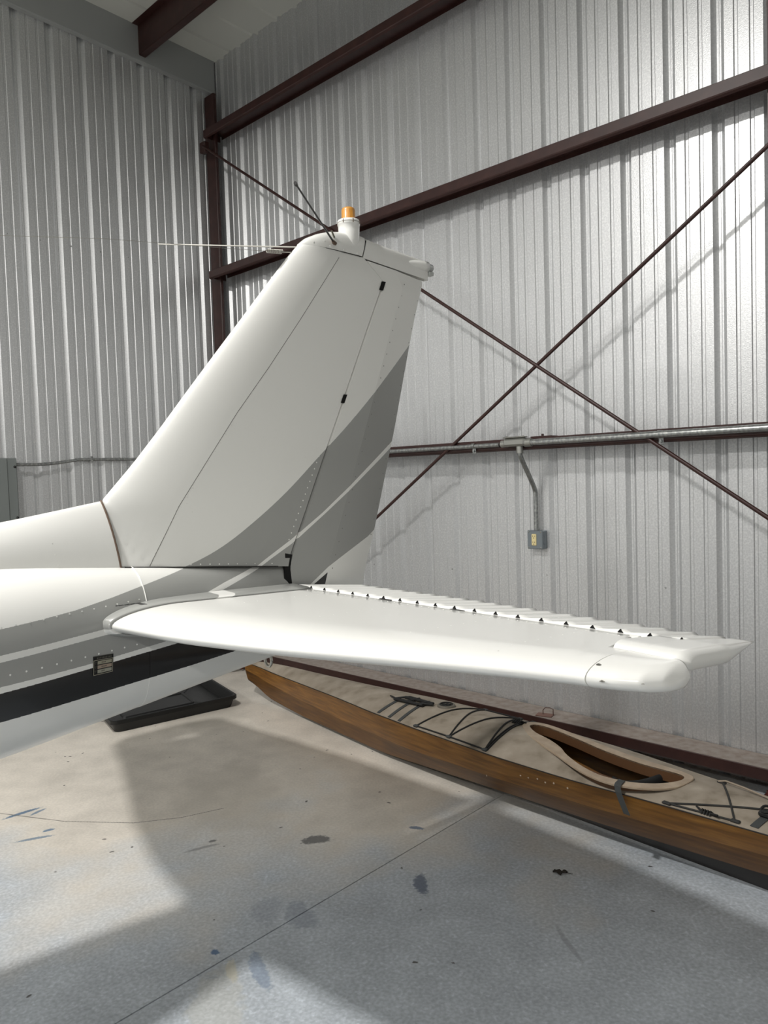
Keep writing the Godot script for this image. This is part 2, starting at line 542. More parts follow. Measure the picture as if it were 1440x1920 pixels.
# ---------------------------------------------------------------- the room
# one ribbed sheet: u along the wall from u0 to u1, out of the wall towards the room is +w
func sheet_mesh(u0: float, u1: float, phase: float, y0: float, y1: float, lift: float) -> ArrayMesh:
	var prof := [[-0.033, 0.0], [-0.011, -0.023], [-0.003, -0.023], [-0.0015, -0.0205], [0.0015, -0.0205], [0.003, -0.023], [0.011, -0.023], [0.033, 0.0],
		[RIB * 0.355 - 0.012, 0.0], [RIB * 0.355 - 0.007, -0.005], [RIB * 0.355 + 0.007, -0.005], [RIB * 0.355 + 0.012, 0.0],
		[RIB * 0.655 - 0.012, 0.0], [RIB * 0.655 - 0.007, -0.005], [RIB * 0.655 + 0.007, -0.005], [RIB * 0.655 + 0.012, 0.0]]
	var pts := []
	var k0 := int(floor((u0 - phase) / RIB)) - 1
	for k in range(k0, k0 + int((u1 - u0) / RIB) + 4):
		for p in prof:
			pts.append(Vector2(phase + k * RIB + p[0], p[1]))
	var cut := [Vector2(u0, 0)]
	for i in pts.size() - 1:
		if pts[i].x <= u0 and pts[i + 1].x > u0:
			cut[0] = Vector2(u0, lerpf(pts[i].y, pts[i + 1].y, (u0 - pts[i].x) / (pts[i + 1].x - pts[i].x)))
		if pts[i].x > u0 and pts[i].x < u1:
			cut.append(pts[i])
		if pts[i].x < u1 and pts[i + 1].x >= u1:
			cut.append(Vector2(u1, lerpf(pts[i].y, pts[i + 1].y, (u1 - pts[i].x) / (pts[i + 1].x - pts[i].x))))
			break
	var st := new_st()
	st.set_smooth_group(-1)
	for i in cut.size() - 1:
		var a: Vector2 = cut[i]
		var b: Vector2 = cut[i + 1]
		quad(st, Vector3(a.x, y0, a.y + lift), Vector3(a.x, y1, a.y + lift), Vector3(b.x, y1, b.y + lift), Vector3(b.x, y0, b.y + lift))
		quad(st, Vector3(a.x, y0, a.y + lift - 0.0008), Vector3(b.x, y0, b.y + lift - 0.0008), Vector3(b.x, y1, b.y + lift - 0.0008), Vector3(a.x, y1, a.y + lift - 0.0008))
	return to_mesh(st)

# a wall of sheets; local x along it, local z into the room
func ribbed_wall(called: String, label: String, at: Vector3, turn: float, length: float, phase: float, high: float) -> Node3D:
	var wn := structure(called, label, "wall", at, turn)
	var first := phase - PANEL
	var k := 0
	while first + k * PANEL < length:
		var u0 := maxf(first + k * PANEL - 0.012, 0.0)
		var u1 := minf(first + (k + 1) * PANEL + 0.012, length)
		if u1 - u0 > 0.03:
			put("wall_panel", sheet_mesh(u0, u1, phase, 0.0, high, 0.0008 * (k % 2)), M.sheet, wn)
		k += 1
	var st := new_st()
	bx(st, Vector3(length / 2, high / 2, -0.075), Vector3(length + 0.3, high, 0.08))
	part("outer_sheathing", st, M.back, wn)
	return wn

func screws(called: String, spots: Array, nrm: Vector3, parent: Node) -> void:
	var st := new_st()
	for p in spots:
		dome(st, p, nrm, 0.006, 0.004)
	part(called, st, M.galv, parent, "stuff")

func build_room() -> void:
	# right wall lies on z = 0, left wall on x = 0
	var wr := ribbed_wall("wall_right", "long ribbed bare metal wall behind the tail and the kayak", Vector3.ZERO, 0.0, 12.0, 0.141, 6.3)
	var wl := ribbed_wall("wall_left", "ribbed bare metal wall to the left of the corner column", Vector3(0, 0, 15), PI / 2, 15.0, fmod(15.0 - 0.223, RIB), 6.3)
	ribbed_wall("wall_front", "ribbed metal wall facing the corner, behind the camera", Vector3(12, 0, 15), PI, 12.0, 0.1, 6.3)
	ribbed_wall("wall_back", "ribbed metal wall opposite the left wall, behind the camera", Vector3(12, 0, 0), -PI / 2, 15.0, 0.1, 6.3)
	var sp := []
	for k in 9:
		sp.append(Vector3(15.0 - (0.431 + 0.2415 * k), 3.535, 0.0))
	screws("screw_heads", sp, Vector3(0, 0, 1), wl)
	sp = []
	for k in 10:
		sp.append(Vector3(1.8 + k * RIB * 3 + 0.06, 0.98 + 0.01 * (k % 3), 0.0))
	screws("screw_heads", sp, Vector3(0, 0, 1), wr)
	# floor: two slabs with a saw-cut joint between them
	var fl := structure("floor", "worn grey concrete floor with blue paint marks and stains", "floor")
	var fm := mat(Color(1, 1, 1), 0.5)
	fm.albedo_texture = floor_paint()
	fm.roughness = 0.46
	var n := 0
	for e in [[-0.1, 3.7], [3.706, 12.1]]:
		var st := new_st()
		st.set_smooth_group(-1)
		var sk := 0.033
		var xa: float = e[0]
		var xb: float = e[1]
		var A := Vector3(xa - (0.0 if n == 0 else 0.035), 0, -0.1)
		var B := Vector3(xb - (0.035 if n == 0 else 0.0), 0, -0.1)
		var C := Vector3(xb + (0.46 if n == 0 else 0.0), 0, 15.1)
		var D := Vector3(xa + (0.0 if n == 0 else 0.46), 0, 15.1)
		var d := Vector3(0, -0.12, 0)
		for q in [[A, B, C, D], [A + d, D + d, C + d, B + d], [A, A + d, B + d, B], [B, B + d, C + d, C], [C, C + d, D + d, D], [D, D + d, A + d, A]]:
			for t in [0, 1, 2, 0, 2, 3]:
				st.set_uv(Vector2((q[t].x - 0.4) / 6.0, q[t].z / 6.0))
				st.add_vertex(q[t])
		part("concrete_slab", st, fm, fl)
		n += 1
	var jb := new_st()
	bx(jb, Vector3(3.92, -0.03, 7.5), Vector3(0.9, 0.05, 15.0))
	part("joint_filler", jb, mat(Color(0.36, 0.355, 0.34), 0.9), fl)
	# roof: sheets sloping up away from the right wall
	var slope := 0.042
	var rf := structure("ceiling", "dim pale metal roof sheets sloping up from the right wall", "ceiling", Vector3(0, 5.43, 0))
	rf.rotation.x = -atan(slope)
	for k in 13:
		var x0 := 0.307 + (k - 1) * 1.0
		var st := new_st()
		st.set_smooth_group(-1)
		var prof := [Vector2(0, 0), Vector2(0.30, 0), Vector2(0.315, 0.012), Vector2(0.335, 0.012), Vector2(0.35, 0), Vector2(0.633, 0), Vector2(0.648, 0.012), Vector2(0.668, 0.012), Vector2(0.683, 0), Vector2(0.966, 0), Vector2(0.981, 0.02), Vector2(1.003, 0.02)]
		for i in prof.size() - 1:
			var a: Vector2 = prof[i] + Vector2(maxf(x0, -0.7) - 0.02, 0.0006 * (k % 2))
			var b: Vector2 = prof[i + 1] + Vector2(maxf(x0, -0.7) - 0.02, 0.0006 * (k % 2))
			quad(st, Vector3(a.x, a.y, -0.05), Vector3(b.x, b.y, -0.05), Vector3(b.x, b.y, 15.2), Vector3(a.x, a.y, 15.2))
		part("roof_panel", st, M.roof, rf)
	var rb := new_st()
	bx(rb, Vector3(6, 0.09, 7.5), Vector3(12.6, 0.08, 15.5))
	part("roof_deck", rb, M.back, rf)
	# rake trim along the top of the left wall
	var tr := structure("trim_1", "plain grey metal rake trim along the top of the left wall", "trim")
	var st2 := new_st()
	var z1 := 15.0
	for q in [[0.028, 0.0], [0.034, 0.0]]:
		pass
	st2.set_smooth_group(-1)
	var P := func(x: float, y: float, z: float) -> Vector3:
		return Vector3(x, y + slope * z, z)
	var sec := [Vector2(0.0, 5.135), Vector2(0.03, 5.138), Vector2(0.034, 5.15), Vector2(0.034, 5.44), Vector2(0.0, 5.44)]
	for i in sec.size():
		var a: Vector2 = sec[i]
		var b: Vector2 = sec[(i + 1) % sec.size()]
		quad(st2, P.call(a.x, a.y, 0.012), P.call(b.x, b.y, 0.012), P.call(b.x, b.y, z1), P.call(a.x, a.y, z1))
	fan(st2, [P.call(0.0, 5.135, 0.012), P.call(0.034, 5.138, 0.012), P.call(0.034, 5.44, 0.012), P.call(0.0, 5.44, 0.012)])
	part("trim_face", st2, M.trim, tr)

# ---------------------------------------------------------------- steel frame
func girt(label: String, top: float, dusty: bool, x0 := 0.1, down := true) -> Node3D:
	var t := thing("girt", label, "steel beam", Vector3(0, top, 0), 0.0, "red oxide girts of the right wall")
	var st := new_st()
	# C section: web level, inner flange hanging at z = 0.2, outer flange against the sheets
	var xf := Transform3D(Basis(Vector3(0, 0, 1), Vector3(0, 1, 0), Vector3(1, 0, 0)), Vector3(x0, 0, 0))
	var poly := [Vector2(0.004, 0.0), Vector2(0.197, 0.0), Vector2(0.2, -0.003), Vector2(0.2, -0.058), Vector2(0.196, -0.064), Vector2(0.182, -0.072), Vector2(0.181, -0.07), Vector2(0.194, -0.061), Vector2(0.1975, -0.057), Vector2(0.1975, -0.0045), Vector2(0.0065, -0.0045), Vector2(0.0065, -0.03), Vector2(0.004, -0.03)]
	extrude(st, poly, xf, 11.8)
	part("beam", st, M.oxide, t)
	if dusty:
		var d := new_st()
		bx(d, Vector3(6, 0.0008, 0.1), Vector3(11.8, 0.0012, 0.192))
		part("dust_layer", d, M.dust, t)
	return t

func build_frame() -> void:
	girt("uppermost dark red wall girt, just under the roof", 4.747, false)
	girt("second dark red girt from the top, crossing behind the beacon", 3.52, false)
	var g3 := girt("dark red girt carrying the grey conduit at outlet wall", 1.853, false)
	var g4 := girt("lowest dark red girt behind the kayak, its ledge dusty", 0.155, true)
	for g in get_children():
		if String(g.name).begins_with("girt"):
			for x in [0.09, 4.775]:
				var kc := new_st()
				bx(kc, Vector3(x + 0.02, -0.035, 0.105), Vector3(0.008, 0.055, 0.15), 0.001)
				part("clip_angle", kc, M.oxide, g)
	# splice clip on the conduit girt
	var cs := new_st()
	bx(cs, Vector3(3.44, 0.006, 0.09), Vector3(0.15, 0.008, 0.07), 0.002)
	tube(cs, [Vector3(3.43, 0.01, 0.09), Vector3(3.43, 0.024, 0.09)], 0.008, 8)
	part("splice_plate", cs, M.oxide, g3)
	# cast-off clip lying on the lowest ledge
	var lc := thing("angle_clip", "small reddish metal clip with a bent wire on the lowest girt ledge", "clip", Vector3(3.44, 0.157, 0.15), 0.25)
	var ls := new_st()
	bx(ls, Vector3(0, 0.003, 0), Vector3(0.10, 0.005, 0.06), 0.001)
	part("plate", ls, mat(Color(0.46, 0.34, 0.30), 0.7), lc)
	var lw := new_st()
	tube(lw, [Vector3(-0.01, 0.006, 0.0), Vector3(-0.012, 0.03, -0.005), Vector3(0.0, 0.045, -0.01), Vector3(0.03, 0.047, -0.012), Vector3(0.05, 0.04, -0.01), Vector3(0.05, 0.006, -0.01)], 0.003, 6)
	part("bent_wire", lw, mat(Color(0.36, 0.27, 0.24), 0.6), lc)
	# columns
	for e in [[0.018, "dark red corner column where the two metal walls meet"], [4.733, "second dark red column, at the far right of the ribbed wall"]]:
		var c := thing("column", e[1], "column", Vector3(e[0], 0, 0))
		var st := new_st()
		extrude(st, [Vector2(0.0, 0.032), Vector2(0.132, 0.032), Vector2(0.136, 0.028), Vector2(0.136, 0.004), Vector2(0.131, 0.004), Vector2(0.131, 0.026), Vector2(0.005, 0.026), Vector2(0.005, 0.004), Vector2(0.0, 0.004)], Transform3D(Basis(Vector3(1, 0, 0), Vector3(0, 0, 1), Vector3(0, 1, 0)), Vector3(0, 0, 0.085)), 5.08)
		part("shaft", st, M.oxide, c)
		var bp := new_st()
		bx(bp, Vector3(0.075, 0.007, 0.12), Vector3(0.2, 0.014, 0.22), 0.002)
		part("base_plate", bp, M.rust, c)
		for s in [-1.0, 1.0]:
			var bo := new_st()
			tube(bo, [Vector3(0.075 + s * 0.07, 0.014, 0.2), Vector3(0.075 + s * 0.07, 0.05, 0.2)], 0.009, 8)
			lathe(bo, [Vector2(0.0, 0.03), Vector2(0.018, 0.03), Vector2(0.018, 0.014), Vector2(0.0, 0.014)], Transform3D(Basis.IDENTITY, Vector3(0.075 + s * 0.07, 0, 0.2)), 6, 1)
			part("anchor_bolt", bo, M.rust, c)
	# cross bracing: two rods in front of the girts
	var r1 := thing("brace_rod", "thin dark red brace rod falling from the corner column to the right", "brace rod", Vector3.ZERO, 0.0, "cross brace rods")
	var s1 := new_st()
	tube(s1, [Vector3(0.11, 4.603, 0.212), Vector3(5.1, 1.15, 0.212)], 0.011, 8)
	part("rod", s1, M.oxide, r1)
	var k1 := new_st()
	bx(k1, Vector3(0.095, 4.6, 0.19), Vector3(0.075, 0.09, 0.05), 0.004)
	part("end_bracket", k1, M.oxide, r1)
	var r2 := thing("brace_rod", "thin dark red brace rod rising to the right past the outlet", "brace rod", Vector3.ZERO, 0.0, "cross brace rods")
	var s2 := new_st()
	tube(s2, [Vector3(0.3, 0.139, 0.21), Vector3(4.9, 3.233, 0.21)], 0.011, 8)
	part("rod", s2, M.oxide, r2)
	var k2 := new_st()
	bx(k2, Vector3(0.29, 0.12, 0.2), Vector3(0.07, 0.08, 0.05), 0.004)
	part("end_bracket", k2, M.oxide, r2)
	k2 = new_st()
	bx(k2, Vector3(4.92, 3.25, 0.2), Vector3(0.07, 0.08, 0.05), 0.004)
	part("end_bracket", k2, M.oxide, r2)
	# roof purlin, a Z section parallel to the right wall
	var pu := thing("purlin", "dark red steel roof purlin butting against the rake trim", "steel beam", Vector3(0.0, 5.46, 0.75))
	var ps := new_st()
	var xf := Transform3D(Basis(Vector3(0, 0, 1), Vector3(0, 1, 0), Vector3(1, 0, 0)), Vector3(0.036, 0, 0))
	extrude(ps, [Vector2(0.055, 0.0), Vector2(0.055, -0.003), Vector2(0.003, -0.003), Vector2(0.003, -0.236), Vector2(-0.05, -0.239), Vector2(-0.066, -0.228), Vector2(-0.068, -0.230), Vector2(-0.052, -0.243), Vector2(0.0, -0.24), Vector2(0.0, 0.0)], xf, 11.8)
	part("beam", ps, M.oxide, pu)

# ---------------------------------------------------------------- electrical things
func strap(st: SurfaceTool, x: float, y: float, z: float, r: float) -> void:
	var path := []
	for k in 9:
		var a := lerpf(-PI * 0.5, PI * 0.6, k / 8.0)
		path.append(Vector3(x, y + sin(a) * (r + 0.002), z + cos(a) * (r + 0.002)))
	var rows := []
	for p in path:
		rows.append([p + Vector3(-0.012, 0, 0), p + Vector3(0.012, 0, 0)])
	rows.append([Vector3(x - 0.012, y + r, z - r + 0.002), Vector3(x + 0.012, y + r, z - r + 0.002)])
	grid(st, rows)
	bx(st, Vector3(x, y - r - 0.016, z - r + 0.004), Vector3(0.026, 0.04, 0.004), 0.001)
	lathe(st, [Vector2(0, 0.012), Vector2(0.008, 0.011), Vector2(0.008, 0.0)], Transform3D(Basis(Vector3(1, 0, 0), Vector3(0, 0, 1), Vector3(0, -1, 0)), Vector3(x, y - r - 0.018, z - r + 0.005)), 6, 1)

func build_electrics() -> void:
	var cy := 1.824
	var cz := 0.218
	var c := thing("conduit", "grey metal conduit run clamped along the girt, with a fitting", "conduit")
	var st := new_st()
	tube(st, [Vector3(3.42, cy, cz + 0.002), Vector3(11.5, cy, cz + 0.002)], 0.0185, 14)
	part("thick_pipe", st, M.galv, c)
	st = new_st()
	tube(st, [Vector3(0.6, cy - 0.003, cz - 0.002), Vector3(3.2, cy - 0.003, cz - 0.002)], 0.0135, 14)
	part("thin_pipe", st, M.galv, c)
	for x in [3.0, 4.224, 1.4, 5.4]:
		st = new_st()
		strap(st, x, cy, cz, 0.0185 if x > 3.3 else 0.0135)
		part("strap", st, M.galv, c)
	# T fitting with a flat cover
	var t := new_st()
	bx(t, Vector3(3.325, cy + 0.006, cz + 0.01), Vector3(0.155, 0.05, 0.046), 0.012)
	for e in [[3.24, -1.0, 0.021], [3.41, 1.0, 0.025]]:
		tube(t, [Vector3(e[0] - 0.022, cy, cz), Vector3(e[0] + 0.026, cy, cz)], e[2], 16)
	tube(t, [Vector3(3.352, cy - 0.02, cz + 0.004), Vector3(3.352, cy - 0.062, cz + 0.004)], 0.021, 16)
	part("conduit_body", t, M.cast, c)
	var cv := new_st()
	bx(cv, Vector3(3.325, cy + 0.036, cz + 0.012), Vector3(0.150, 0.008, 0.05), 0.003)
	tube(cv, [Vector3(3.265, cy + 0.04, cz + 0.012), Vector3(3.265, cy + 0.044, cz + 0.012)], 0.005, 8)
	tube(cv, [Vector3(3.385, cy + 0.04, cz + 0.012), Vector3(3.385, cy + 0.044, cz + 0.012)], 0.005, 8)
	part("cover", cv, M.cast, c)
	st = new_st()
	var pth := []
	var key := [Vector3(3.352, cy - 0.05, cz + 0.004), Vector3(3.351, cy - 0.085, cz - 0.006), Vector3(3.344, 1.62, 0.112), Vector3(3.339, 1.545, 0.052), Vector3(3.337, 1.51, 0.038), Vector3(3.336, 1.45, 0.036), Vector3(3.336, 1.275, 0.036)]
	for i in key.size() - 1:
		for j in 5:
			pth.append(key[i].cubic_interpolate(key[i + 1], key[maxi(i - 1, 0)], key[mini(i + 2, key.size() - 1)], j / 5.0))
	pth.append(key[key.size() - 1])
	tube(st, pth, 0.0145, 12)
	part("drop_pipe", st, M.galv, c)
	# outlet box
	var ob := thing("outlet_box", "square grey metal outlet box with a cream duplex receptacle", "outlet", Vector3(3.337, 1.224, 0.0))
	st = new_st()
	bx(st, Vector3(0, 0, 0.026), Vector3(0.108, 0.114, 0.048), 0.003)
	part("box", st, M.box, ob)
	st = new_st()
	bx(st, Vector3(0, 0, 0.054), Vector3(0.11, 0.116, 0.009), 0.004)
	var pl := part("cover_plate", st, M.box, ob)
	for p in [Vector3(0.044, 0.048, 0.0585), Vector3(-0.044, -0.048, 0.0585), Vector3(0.044, -0.048, 0.0585), Vector3(-0.044, 0.048, 0.0585)]:
		var sc := new_st()
		lathe(sc, [Vector2(0, 0.002), Vector2(0.004, 0.0015), Vector2(0.0045, 0.0)], Transform3D(Basis(Vector3(1, 0, 0), Vector3(0, 0, 1), Vector3(0, -1, 0)), p), 8)
		part("cover_screw", sc, M.steel, pl)
	st = new_st()
	bx(st, Vector3(-0.004, 0.0, 0.060), Vector3(0.034, 0.072, 0.008), 0.003)
	var rc := part("receptacle", st, M.ivory, ob)
	for y in [-0.019, 0.019]:
		for e in [[-0.0065, 0.004, 0.0025, 0.008], [0.0065, 0.004, 0.003, 0.007], [0.0, -0.0075, 0.005, 0.005]]:
			var so := new_st()
			bx(so, Vector3(-0.004 + e[0], y + e[1], 0.0642), Vector3(e[2], e[3], 0.0012))
			part("socket_slot", so, M.slot, rc)
	for y in [-0.025, 0.02]:
		st = new_st()
		tube(st, [Vector3(0.053, y, 0.03), Vector3(0.0552, y, 0.03)], 0.006, 10)
		part("knockout", st, M.box, ob)
	# breaker panel on the left wall
	var ep := thing("electrical_panel", "grey metal electrical panel box on the left wall", "electrical panel", Vector3(0.0, 1.3, 2.24))
	st = new_st()
	bx(st, Vector3(0.056, 0.02, 0), Vector3(0.11, 1.10, 0.60), 0.004)
	part("cabinet", st, M.panelbox, ep)
	st = new_st()
	bx(st, Vector3(0.116, 0.02, 0.02), Vector3(0.012, 1.09, 0.50), 0.003)
	var dr := part("door", st, M.panelbox, ep)
	st = new_st()
	bx(st, Vector3(0.126, 0.1, 0.2), Vector3(0.01, 0.09, 0.03), 0.004)
	part("latch", st, M.black, dr)
	for y in [0.505, 0.13]:
		st = new_st()
		lathe(st, [Vector2(0, 0.006), Vector2(0.009, 0.005), Vector2(0.010, 0.0)], Transform3D(Basis(Vector3(0, 1, 0), Vector3(1, 0, 0), Vector3(0, 0, -1)), Vector3(0.111, y, -0.286)), 12)
		part("cover_screw", st, M.black, ep)
	# conduit from the panel to the corner
	var lc := thing("conduit", "thin grey conduit bending from the electrical panel along the left wall", "conduit")
	st = new_st()
	key = [Vector3(0.07, 1.822, 1.95), Vector3(0.07, 1.822, 1.75), Vector3(0.055, 1.832, 1.62), Vector3(0.028, 1.852, 1.46), Vector3(0.018, 1.858, 1.35), Vector3(0.018, 1.858, 0.3)]
	pth = []
	for i in key.size() - 1:
		for j in 5:
			pth.append(key[i].cubic_interpolate(key[i + 1], key[maxi(i - 1, 0)], key[mini(i + 2, key.size() - 1)], j / 5.0))
	pth.append(key[key.size() - 1])
	tube(st, pth, 0.0125, 12)
	part("pipe", st, M.galv, lc)
	st = new_st()
	bx(st, Vector3(0.034, 1.858, 1.33), Vector3(0.004, 0.05, 0.02), 0.001)
	part("strap", st, M.galv, lc)

# ---------------------------------------------------------------- the aeroplane
# local axes: x to the right tail tip, y up, z forward from the rudder hinge at the stabilizer
func hw(s: float) -> float:
	return 0.045 + 0.185 * s if s < 1.0 else 0.23 + 0.11 * (s - 1.0)
func ftop(s: float) -> float:
	return 1.318 + 0.096 * s if s < 1.0 else 1.414 + 0.05 * (s - 1.0)
func fbot(s: float) -> float:
	return 0.972 - 0.115 * s if s < 1.0 else 0.857 - 0.1 * (s - 1.0)

func fus_loop(s: float, grow := 0.0) -> Array:
	var out := []
	var yc := (ftop(s) + fbot(s)) / 2
	var hh := (ftop(s) - fbot(s)) / 2 + grow
	var w := hw(s) + grow
	for k in 64:
		var t := TAU * k / 64.0
		out.append(Vector3(w * signf(cos(t)) * pow(absf(cos(t)), 0.8), yc + hh * signf(sin(t)) * pow(absf(sin(t)), 0.8), s))
	return out

const LE := [Vector2(0.668, 1.38), Vector2(0.706, 1.592), Vector2(0.586, 1.72), Vector2(0.483, 1.84), Vector2(0.375, 1.972), Vector2(0.258, 2.112), Vector2(0.135, 2.258), Vector2(0.012, 2.406), Vector2(-0.093, 2.528), Vector2(-0.14, 2.578)]
const HINGE := [Vector2(1.312, -0.004), Vector2(1.376, -0.03), Vector2(1.518, -0.1), Vector2(1.707, -0.19), Vector2(1.96, -0.313), Vector2(2.293, -0.473), Vector2(2.488, -0.569), Vector2(2.5, -0.56), Vector2(2.576, -0.462)]

func le_at(v: float) -> Vector2:       # v 0 at the base, 1 at the cap seam
	if v < 0.178:
		return LE[0].lerp(LE[1], v / 0.178)
	var t := (v - 0.178) / 0.822 * 8.0
	var i := mini(int(t), 7)
	return LE[1 + i].lerp(LE[2 + i], t - i)

func hinge_at(v: float) -> Vector2:
	var y := lerpf(1.312, 2.576, v)
	return Vector2(tab(HINGE, y), y)

func fin_half(v: float, f: float) -> float:
	var T := lerpf(0.052, 0.040, v)
	var sh := sqrt(maxf(0.0, 1.0 - pow((0.34 - f) / 0.34, 2.0))) if f < 0.34 else lerpf(1.0, 0.72, (f - 0.34) / 0.66)
	return maxf(T * sh, 0.046 * (1.0 - v / 0.178))

func fin_point(v: float, f: float, side: float, grow := 0.0) -> Vector3:
	var q := le_at(v).lerp(hinge_at(v), f)
	return Vector3(side * (fin_half(v, f) + grow), q.y, q.x)

# point on the fin skin above (s, y)
func fin_on(s: float, y: float) -> Vector3:
	var lo := 0.0
	var hi := 1.0
	var f := 0.5
	var v := 0.5
	for n in 30:
		v = (lo + hi) / 2
		var a := le_at(v)
		var b := hinge_at(v)
		f = clampf((a.x - s) / (a.x - b.x), 0.0, 1.0)
		if lerpf(a.y, b.y, f) < y:
			lo = v
		else:
			hi = v
	return Vector3(fin_half(v, f), y, s)

const SEAM_AT := [Vector2(1.36, 0.571), Vector2(1.567, 0.451), Vector2(1.714, 0.34), Vector2(1.899, 0.2), Vector2(2.076, 0.051), Vector2(2.275, -0.108), Vector2(2.55, -0.318), Vector2(2.6, -0.356)]
func seam_f(v: float) -> float:
	var a := le_at(v)
	var b := hinge_at(v)
	var f := 0.4
	for n in 12:
		f = clampf((a.x - tab(SEAM_AT, lerpf(a.y, b.y, f))) / (a.x - b.x), 0.05, 0.9)
	return f

func rivet_line(st: SurfaceTool, a: Vector2, b: Vector2, n: int, on: Callable) -> void:
	for k in n:
		var q := a.lerp(b, float(k) / maxf(n - 1, 1))
		var p: Vector3 = on.call(q.x, q.y)
		dome(st, p, Vector3(1, 0, 0), 0.0031, 0.0015)

const TE := [Vector2(1.10, -0.395), Vector2(1.192, -0.42), Vector2(1.313, -0.457), Vector2(1.403, -0.492), Vector2(1.869, -0.64), Vector2(2.22, -0.741), Vector2(2.545, -0.84)]
func rud_nose(y: float) -> float:
	return tab(HINGE, maxf(y, 1.312)) - 0.005 - (0.02 * (1.312 - y) / 0.2 if y < 1.312 else 0.0)

func build_airplane() -> Node3D:
	var ap := thing("airplane", "white and grey light aeroplane tail with fin, rudder and corrugated elevator", "airplane", Vector3(3.60, 0, 2.265), -deg_to_rad(3.4))
	var finm := paint_mat(fin_paint())
	var fusm := paint_mat(fus_paint())
	var fu := fin_uv
	var bu := fus_uv
	# tail cone and the fairing behind its frame seam
	var st := new_st()
	var rows := []
	for i in 46:
		rows.append(fus_loop(0.60 + i * 0.085))
	grid(st, rows, true, bu)
	fan(st, rows[0], bu)
	fan(st, rows[45], bu)
	var cone := part("tail_cone", st, fusm, ap)
	st = new_st()
	rows = []
	for i in 17:
		rows.append(fus_loop(-0.015 + i * 0.04055, 0.0012))
	grid(st, rows, true, bu)
	fan(st, rows[0], bu)
	fan(st, rows[16], bu)
	var tf := part("tail_fairing", st, fusm, ap)
	# seam bead round the frame
	st = new_st()
	var seam_arc := []
	for p in fus_loop(0.630, 0.0015):
		if p.y > 1.255:
			seam_arc.append(p)
	tube(st, seam_arc.slice(0, seam_arc.size()), 0.0022, 6)
	part("frame_seam", st, M.white, tf)
	st = new_st()
	lathe(st, [Vector2(0, 0.004), Vector2(0.005, 0.003), Vector2(0.0065, 0.0)], Transform3D(Basis(Vector3(0, 1, 0), Vector3(1, 0, 0), Vector3(0, 0, -1)), Vector3(0.154, 1.258, 0.60)), 10)
	part("fairing_screw", st, M.steel, tf)
	# rivets on the tail cone
	st = new_st()
	var on := func(s: float, y: float) -> Vector3:
		var yc := (ftop(s) + fbot(s)) / 2
		var hh := (ftop(s) - fbot(s)) / 2
		return Vector3(hw(s) * pow(maxf(0.0, 1.0 - pow(absf(y - yc) / hh, 2.5)), 0.4), y, s)
	rivet_line(st, Vector2(1.25, 1.262), Vector2(0.655, 1.279), 16, on)
	rivet_line(st, Vector2(1.3, 1.131), Vector2(0.68, 1.141), 15, on)
	part("rivets", st, M.white, cone, "stuff")
	# data plate
	var pm := mat(Color(1, 1, 1), 0.4, 0.2)
	pm.albedo_texture = placard_paint()
	st = new_st()
	st.set_smooth_group(-1)
	var pc := []
	for e in [[0.832, 1.134, 0, 0], [0.765, 1.130, 1, 0], [0.768, 1.074, 1, 1], [0.835, 1.075, 0, 1]]:
		var p: Vector3 = on.call(e[0], e[1])
		pc.append([p + Vector3(0.0025, 0, 0), Vector2(e[2], e[3])])
	for k in [0, 1, 2, 0, 2, 3]:
		st.set_uv(pc[k][1])
		st.add_vertex(pc[k][0])
	for k in 4:
		var a: Vector3 = pc[k][0]
		var b: Vector3 = pc[(k + 1) % 4][0]
		for p in [a, b, b - Vector3(0.002, 0, 0), a, b - Vector3(0.002, 0, 0), a - Vector3(0.002, 0, 0)]:
			st.set_uv(Vector2(0.01, 0.5))
			st.add_vertex(p)
	var plq := part("data_plate", st, pm, ap)
	plq.set_meta("label", "small black data plate with three pale rows")
	# tie-down ring
	st = new_st()
	var ring := []
	for k in 19:
		var t := TAU * k / 18.0
		ring.append(Vector3(0.0 + cos(t) * 0.022, 0.952 + sin(t) * 0.026, 0.075))
	tube(st, ring, 0.006, 8)
	tube(st, [Vector3(0, 0.99, 0.075), Vector3(0, 0.972, 0.075)], 0.01, 8)
	part("tie_down_ring", st, M.steel, ap)
	# dorsal fin
	st = new_st()
	rows = []
	for i in 40:
		var s := 0.668 + i * 0.05
		var row := []
		var ridge := 1.592 - (s - 0.706) * 0.145
		var base := ftop(s) - 0.012
		var hb := 0.050 + 0.012 * minf((s - 0.668) / 0.4, 1.0)
		if ridge < base + 0.004:
			break
		for k in 25:
			var t := PI * k / 24.0
			var yy := sin(t)
			row.append(Vector3(cos(t) * hb * (1.0 - 0.42 * pow(yy, 3.0)), base + (ridge - base) * pow(yy, 0.85), s))
		rows.append(row)
	# the aft edge leans back with the seam
	for i in 6:
		for k in 25:
			var p: Vector3 = rows[i][k]
			var lean := clampf((p.y - 1.38) / 0.212, 0.0, 1.0) * 0.036
			rows[i][k] = p + Vector3(0, 0, lean * (1.0 - i / 6.0))
	grid(st, rows, false, fu)
	var dor := part("dorsal_fin", st, M.white, ap)
	st = new_st()
	var edge := []
	for p in rows[0]:
		edge.append(p + Vector3(0, 0, -0.001))
	tube(st, edge, 0.0035, 6)
	part("rubber_seal", st, M.seal, dor)
	st = new_st()
	var von := func(s: float, y: float) -> Vector3:
		return Vector3(0.056, y, s)
	rivet_line(st, Vector2(0.885, 1.475), Vector2(0.87, 1.405), 3, von)
	part("rivets", st, M.white, dor, "stuff")
	# fin: nose skin wrapped round the leading edge, then a side skin each side
	st = new_st()
	rows = []
